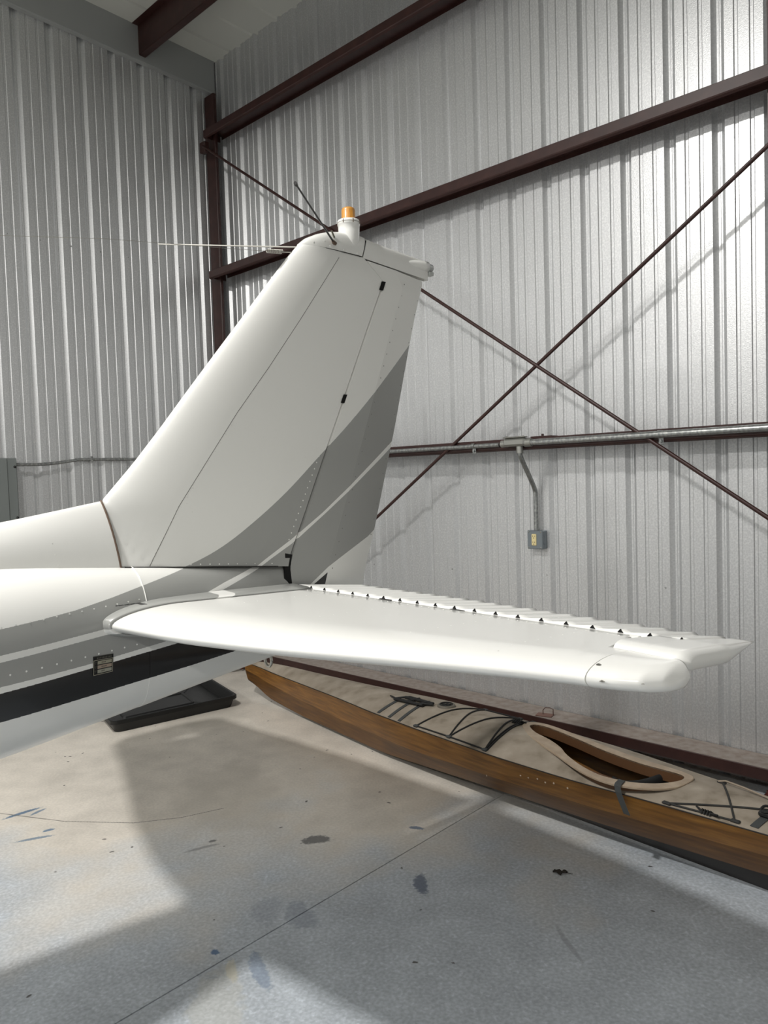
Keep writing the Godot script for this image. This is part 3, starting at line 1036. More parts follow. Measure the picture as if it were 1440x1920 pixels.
	for i in 49:
		var v := i / 48.0
		var fs := seam_f(v)
		var row := []
		for k in range(-16, 17):
			var f := fs * (1.0 - cos(absf(k) / 16.0 * PI / 2))
			row.append(fin_point(v, f, signf(k), 0.0012 if k != 0 else 0.0))
		rows.append(row)
	grid(st, rows, false, fu)
	var nose := part("fin_nose_skin", st, finm, ap)
	var fin_rv := new_st()
	var fon := fin_on
	for sg in [1.0, -1.0]:
		st = new_st()
		rows = []
		for i in 49:
			var v := i / 48.0
			var fs := seam_f(v) - 0.03
			var row := []
			for k in 13:
				row.append(fin_point(v, lerpf(fs, 1.0, k / 12.0), sg))
			rows.append(row)
		grid(st, rows, false, fu)
		part("fin_side_skin", st, finm, ap)
	# spar closing the back of the fin
	st = new_st()
	rows = []
	for i in 49:
		var v := i / 48.0
		rows.append([fin_point(v, 1.0, -1.0), fin_point(v, 1.0, 1.0)])
	grid(st, rows, false, fu)
	part("fin_spar", st, finm, ap)
	rivet_line(fin_rv, Vector2(0.585, 1.372), Vector2(-0.298, 2.555), 38, fon)
	rivet_line(fin_rv, Vector2(0.645, 1.384), Vector2(0.07, 1.330), 16, fon)
	rivet_line(fin_rv, Vector2(0.50, 1.70), Vector2(0.40, 1.545), 6, fon)
	rivet_line(fin_rv, Vector2(0.245, 1.875), Vector2(-0.11, 1.735), 10, fon)
	rivet_line(fin_rv, Vector2(0.055, 2.11), Vector2(-0.235, 1.96), 9, fon)
	rivet_line(fin_rv, Vector2(-0.005, 1.39), Vector2(-0.545, 2.46), 44, fon)
	part("rivets", fin_rv, M.white, nose, "stuff")
	# fin cap with its rounded front corner
	st = new_st()
	rows = []
	var captop := [Vector2(0.0, 2.580), Vector2(0.04, 2.612), Vector2(0.09, 2.636), Vector2(0.15, 2.656), Vector2(0.21, 2.667), Vector2(0.29, 2.671), Vector2(0.348, 2.662)]
	for i in 30:
		var d := pow(i / 29.0, 1.5) * 0.31
		var s := -0.139 - d
		var tp := tab(captop, d)
		var b := 2.577
		var w := 0.0405 * sqrt(clampf(1.0 - pow(1.0 - minf(d / 0.12, 1.0), 2.0), 0.0, 1.0)) - 0.007 * smoothstep(0.15, 0.35, d)
		var row := []
		for k in 21:
			var t := PI * k / 20.0
			var yy := b + (tp - b) * pow(sin(t), 0.75)
			row.append(Vector3(w * signf(cos(t)) * pow(absf(cos(t)), 0.7), yy, s - 0.36 * (yy - b) * smoothstep(0.2, 0.31, d)))
		rows.append(row)
	grid(st, rows)
	fan(st, rows[29])
	var cap := part("fin_cap", st, M.white, ap)
	st = new_st()
	for p in [Vector3(0.0405, 2.588, -0.19), Vector3(0.041, 2.603, -0.245), Vector3(0.041, 2.588, -0.273), Vector3(0.041, 2.602, -0.305), Vector3(0.04, 2.586, -0.345), Vector3(0.038, 2.583, -0.42)]:
		dome(st, p, Vector3(1, 0, 0), 0.005, 0.0025)
	part("cap_screws", st, M.white, cap, "stuff")
	st = new_st()
	bx(st, Vector3(0.0375, 2.640, -0.292), Vector3(0.004, 0.03, 0.008), 0.001, Basis(Vector3(1, 0, 0), 0.5))
	part("paint_chip", st, M.wear, cap)
	# dark slots where the rudder hinges sit
	for e in [[2.452, 2.49, -0.562, -0.006], [1.957, 1.993, -0.324, 0.0]]:
		st = new_st()
		var y0: float = e[0]
		var y1: float = e[1]
		var z0 := tab(HINGE, y0) + 0.004
		var z1 := tab(HINGE, minf(y1, 2.486)) + 0.004
		for xx in [0.031, 0.036]:
			quad(st, Vector3(xx, y0, z0 + 0.004), Vector3(xx, y1, z1 + 0.004), Vector3(xx, y1, z1 - 0.016), Vector3(xx, y0, z0 - 0.016))
		part("hinge_slot", st, M.slot, ap)
	st = new_st()
	extrude(st, [Vector2(0.004, 1.363), Vector2(-0.028, 1.355), Vector2(-0.019, 1.31), Vector2(-0.024, 1.27), Vector2(-0.045, 1.24), Vector2(0.02, 1.24), Vector2(0.008, 1.30)], Transform3D(Basis(Vector3(0, 0, 1), Vector3(0, 1, 0), Vector3(1, 0, 0)), Vector3(-0.038, 0, 0)), 0.078)
	part("rudder_gap", st, M.slot, ap)
	# beacon tower and lens on top of the fin cap
	var bc := Transform3D(Basis.IDENTITY, Vector3(0.0, 0.0, -0.410))
	st = new_st()
	lathe(st, [Vector2(0.02, 2.585), Vector2(0.034, 2.61), Vector2(0.042, 2.645), Vector2(0.0445, 2.68), Vector2(0.0455, 2.705), Vector2(0.0475, 2.706), Vector2(0.0475, 2.722), Vector2(0.045, 2.726), Vector2(0.0, 2.728)], bc, 40)
	var bt := part("beacon_base", st, M.white, ap)
	st = new_st()
	lathe(st, [Vector2(0.0482, 2.7135), Vector2(0.0482, 2.7155)], bc, 40)
	part("clamp_seam", st, M.wear, bt)
	for a in [0.3, 1.2, 2.4, -0.5]:
		st = new_st()
		bx(st, bc.origin + Vector3(cos(a) * 0.047, 2.715, sin(a) * 0.047), Vector3(0.004, 0.016, 0.004), 0.001)
		part("clamp_clip", st, M.seal, bt)
	st = new_st()
	lathe(st, [Vector2(0.031, 2.722), Vector2(0.0305, 2.728), Vector2(0.029, 2.730), Vector2(0.0285, 2.768), Vector2(0.0265, 2.776), Vector2(0.018, 2.780), Vector2(0.0, 2.781)], bc, 32)
	var bl := part("beacon_lens", st, M.amber, ap)
	bl.set_meta("label", "amber beacon lens")
	st = new_st()
	for k in 12:
		var t := TAU * k / 12.0
		tube(st, [bc.origin + Vector3(cos(t) * 0.0285, 2.732, sin(t) * 0.0285), bc.origin + Vector3(cos(t) * 0.028, 2.768, sin(t) * 0.028)], 0.0012, 4)
	part("lens_ribs", st, M.amber, bl)
	# whip antennas: black on the near side, pale on the far side
	st = new_st()
	tube(st, [Vector3(0.036, 2.604, -0.300), Vector3(0.42, 2.62, 0.173)], 0.0042, 8, 0.0032)
	tube(st, [Vector3(0.414, 2.6198, 0.166), Vector3(0.426, 2.6203, 0.18)], 0.006, 8)
	var wa := part("whip_antenna", st, M.whip, ap)
	st = new_st()
	tube(st, [Vector3(0.034, 2.604, -0.303), Vector3(0.058, 2.605, -0.273)], 0.0095, 10, 0.006)
	part("antenna_socket", st, M.seal, wa)
	st = new_st()
	tube(st, [Vector3(-0.036, 2.604, -0.300), Vector3(-0.45, 2.624, 0.231)], 0.0032, 8, 0.0024)
	part("whip_antenna", st, M.rod, ap)
	# long wire aerial to the cabin with its tension spring
	st = new_st()
	tube(st, [Vector3(0, 2.545, -0.112), Vector3(0, 2.538, -0.062)], 0.0022, 6)
	tube(st, [Vector3(0, 2.530, 0.008), Vector3(0, 2.518, 0.1), Vector3(0, 2.46, 0.64), Vector3(0, 2.405, 1.0), Vector3(0, 2.1, 3.9)], 0.0008, 5)
	tube(st, [Vector3(0, 2.1, 3.9), Vector3(0, 1.5, 3.9)], 0.012, 8)
	var wi := part("wire_aerial", st, M.steel, ap)
	st = new_st()
	var coil := []
	for k in 145:
		var t := k / 144.0
		coil.append(Vector3(cos(t * TAU * 12) * 0.0075, lerpf(2.538, 2.530, t) + sin(t * TAU * 12) * 0.0075, lerpf(-0.062, 0.008, t)))
	tube(st, coil, 0.0016, 5)
	part("tension_spring", st, M.steel, wi)
	# rudder: flat facets from hinge to crease to trailing edge
	st = new_st()
	rows = []
	for i in 61:
		var y := lerpf(1.10, 2.568, i / 60.0)
		var a := rud_nose(y)
		var b := tab(TE, y) if y < 2.545 else -0.84
		var ht := lerpf(0.041, 0.029, (y - 1.2) / 1.37)
		var cr := lerpf(a, b, 0.47)
		rows.append([Vector3(0.001, y, b), Vector3(ht * 0.86, y, cr), Vector3(ht, y, a - 0.007), Vector3(ht * 0.7, y, a - 0.001), Vector3(0, y, a),
			Vector3(-ht * 0.7, y, a - 0.001), Vector3(-ht, y, a - 0.007), Vector3(-ht * 0.86, y, cr), Vector3(-0.001, y, b)])
	# slant the top row with the cap seam
	for i in range(52, 61):
		for p in rows[i].size():
			var q: Vector3 = rows[i][p]
			rows[i][p] = Vector3(q.x, q.y - (i - 52) / 8.0 * 0.072 * clampf((-0.46 - q.z) / 0.38, 0.0, 1.0) * 0.42, q.z)
	for j in 8:
		var strip := []
		for i in rows.size():
			strip.append([rows[i][j], rows[i][j + 1]])
		grid(st, strip, false, fu, j + 1)
	fan(st, rows[0], fu)
	fan(st, rows[60], fu)
	var rud := part("rudder", st, finm, ap)
	st = new_st()
	var ron := func(s: float, y: float) -> Vector3:
		var a := rud_nose(y)
		var b := tab(TE, y)
		var cr := lerpf(a, b, 0.47)
		var ht := lerpf(0.041, 0.029, (y - 1.2) / 1.37)
		return Vector3(lerpf(ht * 0.86, 0.001, clampf((cr - s) / (cr - b), 0, 1)) if s < cr else lerpf(ht, ht * 0.86, clampf((a - 0.018 - s) / (a - 0.018 - cr), 0, 1)), y, s)
	rivet_line(st, Vector2(-0.705, 2.50), Vector2(-0.232, 1.28), 24, ron)
	rivet_line(st, Vector2(-0.825, 2.51), Vector2(-0.475, 1.40), 18, ron)
	part("rivets", st, mat(Color(0.5, 0.5, 0.49), 0.5), rud, "stuff")
	# rudder cap, leaning forward edge parted from the fin cap by a slot
	st = new_st()
	rows = []
	for i in 25:
		var u := i / 24.0
		var s := lerpf(-0.459, -0.868, u)
		var b := 2.574 - 0.030 * u
		var tp := lerpf(2.662, 2.630, u)
		var w := lerpf(0.0285, 0.0125, u)
		if u > 0.92:
			tp -= (u - 0.92) * 0.25
		var row := []
		for k in 17:
			var t := PI * k / 16.0
			var yy := b + (tp - b) * pow(sin(t), 0.5)
			row.append(Vector3(w * signf(cos(t)) * pow(absf(cos(t)), 0.45), yy, s - 0.36 * (yy - b) * (1.0 - smoothstep(0.0, 0.35, u))))
		rows.append(row)
	grid(st, rows)
	fan(st, rows[0])
	fan(st, rows[24])
	# bulged tail light fairing
	lathe(st, [Vector2(0.0, -0.17), Vector2(0.012, -0.13), Vector2(0.02, -0.08), Vector2(0.0245, -0.03), Vector2(0.025, 0.0), Vector2(0.0, 0.001)], Transform3D(Basis(Vector3(1, 0, 0), Vector3(0, 0, -1), Vector3(0, 1, 0)), Vector3(0.004, 2.606, -0.868)), 24)
	var rcap := part("rudder_cap", st, M.white, ap)
	st = new_st()
	lathe(st, [Vector2(0.0, 0.034), Vector2(0.012, 0.033), Vector2(0.018, 0.028), Vector2(0.0195, 0.004), Vector2(0.023, 0.003), Vector2(0.023, -0.002), Vector2(0.0, -0.003)], Transform3D(Basis(Vector3(1, 0, 0), Vector3(0, 0, -1), Vector3(0, 1, 0)), Vector3(0.004, 2.604, -0.872)), 24)
	bx(st, Vector3(0.004, 2.577, -0.89), Vector3(0.028, 0.018, 0.03), 0.003)
	part("tail_light", st, M.lens, rcap)
	# dark slot between the two caps
	st = new_st()
	extrude(st, [Vector2(-0.440, 2.578), Vector2(-0.466, 2.578), Vector2(-0.494, 2.652), Vector2(-0.468, 2.655)], Transform3D(Basis(Vector3(0, 0, 1), Vector3(0, 1, 0), Vector3(1, 0, 0)), Vector3(-0.022, 0, 0)), 0.044)
	part("cap_gap", st, M.slot, ap)
	# thin open joints: under the fin cap and along the foot of the fin
	st = new_st()
	var cs := []
	for k in 12:
		var d := k / 11.0 * 0.31
		cs.append(Vector3(0.0405 * sqrt(clampf(1.0 - pow(1.0 - minf(d / 0.12, 1.0), 2.0), 0.0, 1.0)) - 0.007 * smoothstep(0.15, 0.35, d), 2.577, -0.139 - d))
	tube(st, cs, 0.0013, 5)
	part("skin_joint", st, mat(Color(0.16, 0.155, 0.15), 0.8), ap)
	st = new_st()
	tube(st, [Vector3(0.0515, 1.3765, 0.655), Vector3(0.0515, 1.366, 0.555), Vector3(0.0505, 1.345, 0.33), Vector3(0.046, 1.3165, 0.045)], 0.0024, 6)
	part("skin_joint", st, mat(Color(0.16, 0.155, 0.15), 0.8), ap)
	# stabilizer and elevators, both sides
	for sg in [1.0, -1.0]:
		build_tailplane(ap, sg, bu, fusm)
	return ap

const SLE := [Vector2(0.0, 0.82), Vector2(0.16, 0.782), Vector2(0.22, 0.772), Vector2(0.5, 0.74), Vector2(0.86, 0.645), Vector2(1.27, 0.492), Vector2(1.505, 0.412), Vector2(1.62, 0.383), Vector2(1.68, 0.366), Vector2(1.72, 0.345), Vector2(1.75, 0.305), Vector2(1.766, 0.245)]
func stab_aft(l: float) -> float:
	if l < 1.525:
		return 0.016
	if l < 1.56:
		return lerpf(0.016, 0.192, (l - 1.525) / 0.035)
	return lerpf(0.192, 0.228, (l - 1.56) / 0.206)

func stab_loop(l: float, sg: float, grow := 0.0, nose := 0.0) -> Array:
	var a := smooth_tab(SLE, l) if l < 1.6 else tab(SLE, l)
	a += nose
	var b := minf(stab_aft(l), a - 0.004)
	var full := a - 0.016
	var tm := lerpf(0.046, 0.031, l / 1.77)
	var tip := sqrt(maxf(0.0, 1.0 - pow(clampf((l - 1.735) / 0.031, 0.0, 1.0), 2.0)))
	var yc := 1.216 + 0.004 * l
	var out := []
	for k in range(-20, 21):
		var f := 1.0 - cos(absf(k) / 20.0 * PI / 2)
		var s := lerpf(a, b, f)
		var g := (a - s) / full
		var sh := sqrt(maxf(0.0, 1.0 - pow((0.28 - g) / 0.28, 2.0))) if g < 0.28 else lerpf(1.0, 0.52, (g - 0.28) / 0.72)
		out.append(Vector3(sg * l, yc - signf(k) * (tm * sh * tip + grow), s))
	return out

func elev_te(l: float) -> float:
	return lerpf(-0.365, -0.335, l / 0.7) if l < 0.7 else lerpf(-0.335, -0.222, (l - 0.7) / 1.0)

func build_tailplane(ap: Node3D, sg: float, bu: Callable, fusm: Material) -> void:
	var st := new_st()
	var rows := []
	for i in 60:
		rows.append(stab_loop(lerpf(0.03, 1.618, i / 59.0), sg))
	grid(st, rows, true)
	fan(st, rows[59])
	var sb := part("stabilizer", st, M.white, ap)
	if sg > 0:
		st = new_st()
		var son := func(l: float, s: float) -> Vector3:
			var a := smooth_tab(SLE, l) if l < 1.6 else tab(SLE, l)
			var g := (a - s) / (a - 0.016)
			var sh := sqrt(maxf(0.0, 1.0 - pow((0.28 - g) / 0.28, 2.0))) if g < 0.28 else lerpf(1.0, 0.52, (g - 0.28) / 0.72)
			return Vector3(l, 1.216 + 0.004 * l + lerpf(0.046, 0.031, l / 1.77) * sh, s)
		for k in 46:
			dome(st, son.call(0.1 + k * 0.031, 0.04), Vector3.UP, 0.0034, 0.0016)
		for e in [0.35, 0.75, 1.12, 1.4]:
			for k in 7:
				dome(st, son.call(e, 0.09 + k * 0.05), Vector3.UP, 0.003, 0.0012)
		part("rivets", st, M.white, sb, "stuff")
		# two dark gaps at the elevator hinges
		for l in [0.615, 0.935]:
			st = new_st()
			bx(st, Vector3(l, 1.2405 - 0.003 * l, 0.012), Vector3(0.055, 0.004, 0.012), 0.001)
			part("hinge_gap", st, M.slot, sb)
	st = new_st()
	rows = []
	for i in 28:
		var t := sin(i / 27.0 * PI / 2)
		rows.append(stab_loop(lerpf(1.621, 1.7655, t), sg, 0.0008 * (1.0 - t)))
	grid(st, rows, true)
	fan(st, rows[0])
	fan(st, rows[27])
	var tp := part("stabilizer_tip", st, M.white, ap)
	if sg > 0:
		for p in [Vector3(1.628, 1.2475, 0.345), Vector3(1.655, 1.224, 0.378), Vector3(1.72, 1.223, 0.338)]:
			st = new_st()
			dome(st, p, Vector3.UP, 0.0065, 0.003)
			part("tip_screw", st, M.steel, tp)
	# lip where the root meets the tail cone
	st = new_st()
	rows = []
	for i in 5:
		var l: float = [0.10, 0.185, 0.205, 0.212, 0.206][i]
		var g: float = [0.012, 0.010, 0.006, 0.003, -0.002][i]
		rows.append(stab_loop(l, sg, g, g * 1.4))
	grid(st, rows, true, bu)
	part("root_fairing", st, fusm, sb)
	# elevator: skin pressed into ridges that run fore and aft
	st = new_st()
	rows = []
	var n := 260
	var lo := 0.06
	var hi := 1.665
	for i in n + 1:
		var l := lerpf(lo, hi, float(i) / n)
		var ph := fposmod((l - 0.0417) / 0.0803, 1.0)
		var saw := ph / 0.82 if ph < 0.82 else (1.0 - ph) / 0.18
		if l > 1.645:
			saw = 0.0
		var te := elev_te(l)
		var rowu := []
		for k in 9:
			var u := k / 8.0
			var s := lerpf(-0.004, te, u)
			var yc := 1.219 + 0.07 * s + 0.004 * l * (1.0 - u) * 0.6
			var th := lerpf(lerpf(0.021, 0.016, l / 1.7), 0.0015, u)
			rowu.append(Vector3(sg * l, yc + th + saw * lerpf(0.0065, 0.0075, u), s))
		for k in range(8, -1, -1):
			var u := k / 8.0
			var s := lerpf(-0.004, te, u)
			var yc := 1.219 + 0.07 * s + 0.004 * l * (1.0 - u) * 0.6
			var th := lerpf(lerpf(0.021, 0.016, l / 1.7), 0.0015, u)
			rowu.append(Vector3(sg * l, yc - th + saw * lerpf(0.003, 0.0065, u), s))
		rows.append(rowu)
	grid(st, rows, true)
	fan(st, rows[0])
	fan(st, rows[n])
	var el := part("elevator", st, M.white, ap)
	# open triangular ends of the ridges
	if sg > 0:
		for k in 20:
			var l := 0.095 + 0.0803 * k + 0.0125
			if l > 1.64:
				break
			st = new_st()
			var y := 1.219 + 0.0024 * l + lerpf(0.021, 0.016, l / 1.7)
			extrude(st, [Vector2(-0.007, -0.001), Vector2(0.009, -0.001), Vector2(0.001, 0.0075)], Transform3D(Basis.IDENTITY, Vector3(l, y, -0.006)), 0.004)
			part("ridge_end", st, M.slot, el)
	# rounded nose strip of the elevator and horn ahead of the hinge
	st = new_st()
	rows = []
	for i in 14:
		var l := lerpf(1.575, 1.69, i / 13.0)
		rows.append(horn_loop(l, sg, 1.0))
	grid(st, rows, true)
	fan(st, rows[0])
	part("elevator_horn", st, M.white, el)
	st = new_st()
	rows = []
	for i in 30:
		var t := sin(i / 29.0 * PI / 2)
		rows.append(tip_loop(lerpf(1.66, 1.757, t), sg, sqrt(maxf(0.0, 1.0 - pow(clampf((lerpf(1.66, 1.757, t) - 1.732) / 0.025, 0.0, 1.0), 2.0)))))
	grid(st, rows, true)
	fan(st, rows[0])
	part("elevator_tip", st, M.white, ap)
	st = new_st()
	tube(st, [Vector3(sg * 0.06, 1.219, 0.004), Vector3(sg * 1.53, 1.222, 0.004)], 0.016, 10)
	part("hinge_spar", st, M.white, el)

# section of the horn: nose at the front, runs back over the hinge
func horn_nose(l: float) -> float:
	return lerpf(0.198, 0.236, (l - 1.56) / 0.2)

func horn_loop(l: float, sg: float, q: float) -> Array:
	var out := []
	var a := horn_nose(l)
	for k in range(-14, 15):
		var f := 1.0 - cos(absf(k) / 14.0 * PI / 2)
		var s := lerpf(a, -0.006, f)
		var th := 0.0235 * sqrt(maxf(0.0, 1.0 - pow(1.0 - minf((a - s) / 0.05, 1.0), 2.0))) * lerpf(1.0, 0.8, f)
		out.append(Vector3(sg * l, 1.2215 + 0.1 * s + 0.003 - signf(k) * th * q, s))
	return out

func tip_loop(l: float, sg: float, q: float) -> Array:
	var out := []
	var pull := (l - 1.66) / 0.097
	var a := horn_nose(l) - 0.03 * pow(pull, 6.0)
	var b := -0.222 - 0.004 * pull
	for k in range(-22, 23):
		var f := 1.0 - cos(absf(k) / 22.0 * PI / 2)
		var s := lerpf(a, b, f)
		var lx := l - 0.045 * clampf(-s / 0.222, 0.0, 1.0) * pull
		var yc := 1.2245 + 0.1 * s if s > 0.0 else 1.2245 + 0.07 * s
		var th := 0.0235 * sqrt(maxf(0.0, 1.0 - pow(1.0 - minf((a - s) / 0.05, 1.0), 2.0)))
		if s < 0.0:
			th = lerpf(0.0205, 0.002, -s / 0.225)
		out.append(Vector3(sg * lx, yc - signf(k) * th * q, s))
	return out

# ---------------------------------------------------------------- kayak
const KB := [Vector2(0, 0.006), Vector2(0.25, 0.034), Vector2(0.55, 0.08), Vector2(1.35, 0.165), Vector2(1.78, 0.222), Vector2(2.12, 0.247), Vector2(2.4, 0.256), Vector2(2.72, 0.266), Vector2(3.16, 0.247), Vector2(3.4, 0.216), Vector2(3.57, 0.197), Vector2(3.86, 0.172), Vector2(4.3, 0.12), Vector2(4.9, 0.006)]
const KS := [Vector2(0, 0.257), Vector2(0.55, 0.272), Vector2(1.35, 0.29), Vector2(1.9, 0.3), Vector2(2.6, 0.303), Vector2(3.4, 0.304), Vector2(3.9, 0.303), Vector2(4.9, 0.29)]
const KR := [Vector2(0, 0.262), Vector2(0.3, 0.305), Vector2(0.55, 0.32), Vector2(1.35, 0.337), Vector2(2.1, 0.352), Vector2(2.5, 0.362), Vector2(2.7, 0.355), Vector2(3.15, 0.342), Vector2(3.4, 0.334), Vector2(3.85, 0.328), Vector2(4.9, 0.294)]
const KC1B := [Vector2(0.0, 0.004), Vector2(0.4, 0.035), Vector2(0.75, 0.068), Vector2(1.35, 0.118), Vector2(2.0, 0.186), Vector2(2.67, 0.197), Vector2(3.25, 0.168), Vector2(3.88, 0.118), Vector2(4.9, 0.004)]
const KC1Y := [Vector2(0.0, 0.20), Vector2(0.35, 0.165), Vector2(0.75, 0.148), Vector2(1.35, 0.135), Vector2(2.0, 0.143), Vector2(2.67, 0.163), Vector2(3.25, 0.178), Vector2(3.88, 0.198), Vector2(4.9, 0.22)]
const KC2B := [Vector2(0.0, 0.003), Vector2(0.4, 0.018), Vector2(0.8, 0.04), Vector2(1.73, 0.112), Vector2(2.57, 0.128), Vector2(3.2, 0.108), Vector2(3.85, 0.07), Vector2(4.9, 0.003)]
const KC2Y := [Vector2(0.0, 0.14), Vector2(0.3, 0.05), Vector2(0.8, 0.02), Vector2(1.73, 0.024), Vector2(2.57, 0.068), Vector2(3.2, 0.084), Vector2(3.85, 0.10), Vector2(4.9, 0.15)]

func kd(t: float, z: float) -> float:
	var b := smooth_tab(KB, t)
	var ys := smooth_tab(KS, t)
	return smooth_tab(KR, t) - (smooth_tab(KR, t) - ys) * pow(minf(1.0, absf(z) / maxf(b, 0.001)), 1.7)

func stem_x(t: float, y: float) -> float:     # the raked bow and stern
	if t < 0.35:
		return t + 0.13 * pow(clampf((0.26 - y) / 0.26, 0.0, 1.0), 1.7) * (1.0 - t / 0.35) - 0.03 * (1.0 - t / 0.35)
	if t > 4.5:
		return t - 0.2 * pow(clampf((0.29 - y) / 0.26, 0.0, 1.0), 1.7) * (t - 4.5) / 0.4
	return t

func on_deck(t: float, z: float, up := 0.003) -> Vector3:
	return Vector3(t, kd(t, z) + up, z)

func deck_path(a: Vector2, b: Vector2, up := 0.004, n := 12) -> Array:
	var out := []
	for k in n + 1:
		var q := a.lerp(b, float(k) / n)
		out.append(on_deck(q.x, q.y, up))
	return out

func web_strip(st: SurfaceTool, path: Array, w: float, across: Vector3) -> void:
	var rows := []
	for p in path:
		rows.append([p - across * w / 2, p + across * w / 2, p + across * w / 2 + Vector3(0, 0.0022, 0), p - across * w / 2 + Vector3(0, 0.0022, 0)])
	grid(st, rows, true, null, -1)
	fan(st, rows[0])
	fan(st, rows[rows.size() - 1])

func build_kayak() -> void:
	var th := deg_to_rad(5.34)
	var ky := thing("kayak", "long orange-brown wooden kayak with a dusty tan deck, along the wall", "kayak", Vector3(1.149 - sin(th) * 0.07, 0, 0.632 + cos(th) * 0.07), -th)
	var ts := []
	for i in 71:
		ts.append(4.9 * i / 70.0)
	# hull panels between chines
	var lines := []
	for sg in [1.0, -1.0]:
		var S := []
		var C1 := []
		var C2 := []
		var K := []
		for t in ts:
			var ys := smooth_tab(KS, t)
			S.append(Vector3(stem_x(t, ys), ys, sg * smooth_tab(KB, t)))
			var y1 := smooth_tab(KC1Y, t)
			C1.append(Vector3(stem_x(t, y1), y1, sg * smooth_tab(KC1B, t)))
			var y2 := smooth_tab(KC2Y, t)
			C2.append(Vector3(stem_x(t, y2), y2, sg * smooth_tab(KC2B, t)))
			var yk := maxf(0.002, smooth_tab(KC2Y, t) * (0.9 if t < 0.25 else lerpf(0.9, 0.08, minf((t - 0.25) / 0.5, 1.0))))
			K.append(Vector3(stem_x(t, yk), yk, 0))
		lines.append([S, C1, C2, K])
	for sd in 2:
		for e in [[0, 1, "side_panel", M.hull], [1, 2, "bilge_panel", M.hull_low], [2, 3, "bottom_panel", M.keel]]:
			var st := new_st()
			var A: Array = lines[sd][e[0]]
			var B: Array = lines[sd][e[1]]
			var rows := []
			for i in ts.size():
				rows.append([A[i], A[i].lerp(B[i], 0.5) + Vector3(0, 0, 0.004 * (1.0 if sd == 0 else -1.0) * minf(1.0, ts[i])), B[i]])
			grid(st, rows)
			part(e[2], st, e[3], ky)
	# deck with the cockpit hole
	var outer := closed_curve([Vector2(2.648, -0.05), Vector2(2.628, -0.095), Vector2(2.646, -0.137), Vector2(2.727, -0.163), Vector2(2.904, -0.146), Vector2(3.1, -0.116), Vector2(3.284, -0.098), Vector2(3.401, -0.1), Vector2(3.486, -0.098), Vector2(3.539, -0.084), Vector2(3.556, -0.05), Vector2(3.558, 0.015), Vector2(3.542, 0.082), Vector2(3.491, 0.153), Vector2(3.415, 0.207), Vector2(3.345, 0.232), Vector2(3.255, 0.232), Vector2(3.148, 0.203), Vector2(3.002, 0.139), Vector2(2.843, 0.072), Vector2(2.728, 0.015)])
	var inner := closed_curve([Vector2(2.682, -0.07), Vector2(2.668, -0.098), Vector2(2.69, -0.124), Vector2(2.767, -0.13), Vector2(2.934, -0.104), Vector2(3.121, -0.066), Vector2(3.302, -0.051), Vector2(3.4, -0.059), Vector2(3.477, -0.066), Vector2(3.514, -0.055), Vector2(3.525, -0.018), Vector2(3.512, 0.028), Vector2(3.478, 0.086), Vector2(3.418, 0.143), Vector2(3.351, 0.174), Vector2(3.254, 0.189), Vector2(3.135, 0.156), Vector2(3.025, 0.099), Vector2(2.959, 0.05), Vector2(2.864, 0.005), Vector2(2.751, -0.028)])
	var cy := func(t: float) -> float:
		return 0.356 - 0.022 * (t - 2.645)
	var st := new_st()
	var hole := PackedVector2Array()
	for i in inner.size():
		hole.append(inner[i].lerp(outer[i], 0.1))
	st.set_smooth_group(0)
	var nt := 392
	var nz := 44
	for i in nt:
		for j in nz:
			var q := []
			for e in [[0, 0], [1, 0], [1, 1], [0, 1]]:
				var t: float = 4.9 * (i + e[0]) / nt
				var zz: float = 2.0 * (j + e[1]) / nz - 1.0
				var z: float = zz * smooth_tab(KB, t)
				q.append(Vector3(stem_x(t, 0.26), kd(t, z), z))
			var c: Vector3 = (q[0] + q[2]) / 2
			if Geometry2D.is_point_in_polygon(Vector2(c.x, c.z), hole):
				continue
			quad(st, q[0], q[1], q[2], q[3])
	part("deck", st, M.deck, ky)
	# cockpit rim: flat flange and the upright riser inside it
	st = new_st()
	var rr := []
	var n: int = inner.size()
	for i in n + 1:
		var a: Vector2 = inner[i % n]
		var b: Vector2 = outer[i % n]
		var ya: float = cy.call(a.x)
		var yb: float = cy.call(b.x)
		rr.append([Vector3(a.x, ya - 0.008, a.y), Vector3(a.x, ya - 0.001, a.y), Vector3(lerpf(a.x, b.x, 0.08), ya + 0.001, lerpf(a.y, b.y, 0.08)), Vector3(lerpf(a.x, b.x, 0.92), yb + 0.001, lerpf(a.y, b.y, 0.92)), Vector3(b.x, yb - 0.001, b.y), Vector3(b.x, yb - 0.008, b.y)])
	for j in 6:
		var strip := []
		for i in n + 1:
			strip.append([rr[i][j], rr[i][(j + 1) % 6]])
		grid(st, strip, false, null, j + 1)
	part("coaming", st, M.coaming, ky)
	st = new_st()
	rr = []
	for i in n + 1:
		var a: Vector2 = inner[i % n]
		var b: Vector2 = inner[i % n].lerp(outer[i % n], 0.55)
		var ya: float = cy.call(a.x)
		var yd := kd(b.x, b.y) - 0.02
		rr.append([Vector3(a.x, ya - 0.002, a.y), Vector3(a.x, minf(yd, ya - 0.05), a.y), Vector3(b.x, minf(yd, ya - 0.05), b.y), Vector3(b.x, ya - 0.006, b.y)])
	grid(st, rr, true, null, -1)
	part("cockpit_riser", st, M.wood_in, ky)
	# inside: floor, seat and back band
	st = new_st()
	var fr := []
	for i in 14:
		var t := lerpf(2.45, 3.75, i / 13.0)
		var b := smooth_tab(KC1B, t) - 0.03
		fr.append([Vector3(t, 0.19, -b), Vector3(t, 0.13, -b * 0.5), Vector3(t, 0.11, 0), Vector3(t, 0.13, b * 0.5), Vector3(t, 0.19, b)])
	grid(st, fr)
	part("cockpit_floor", st, M.wood_in, ky)
	st = new_st()
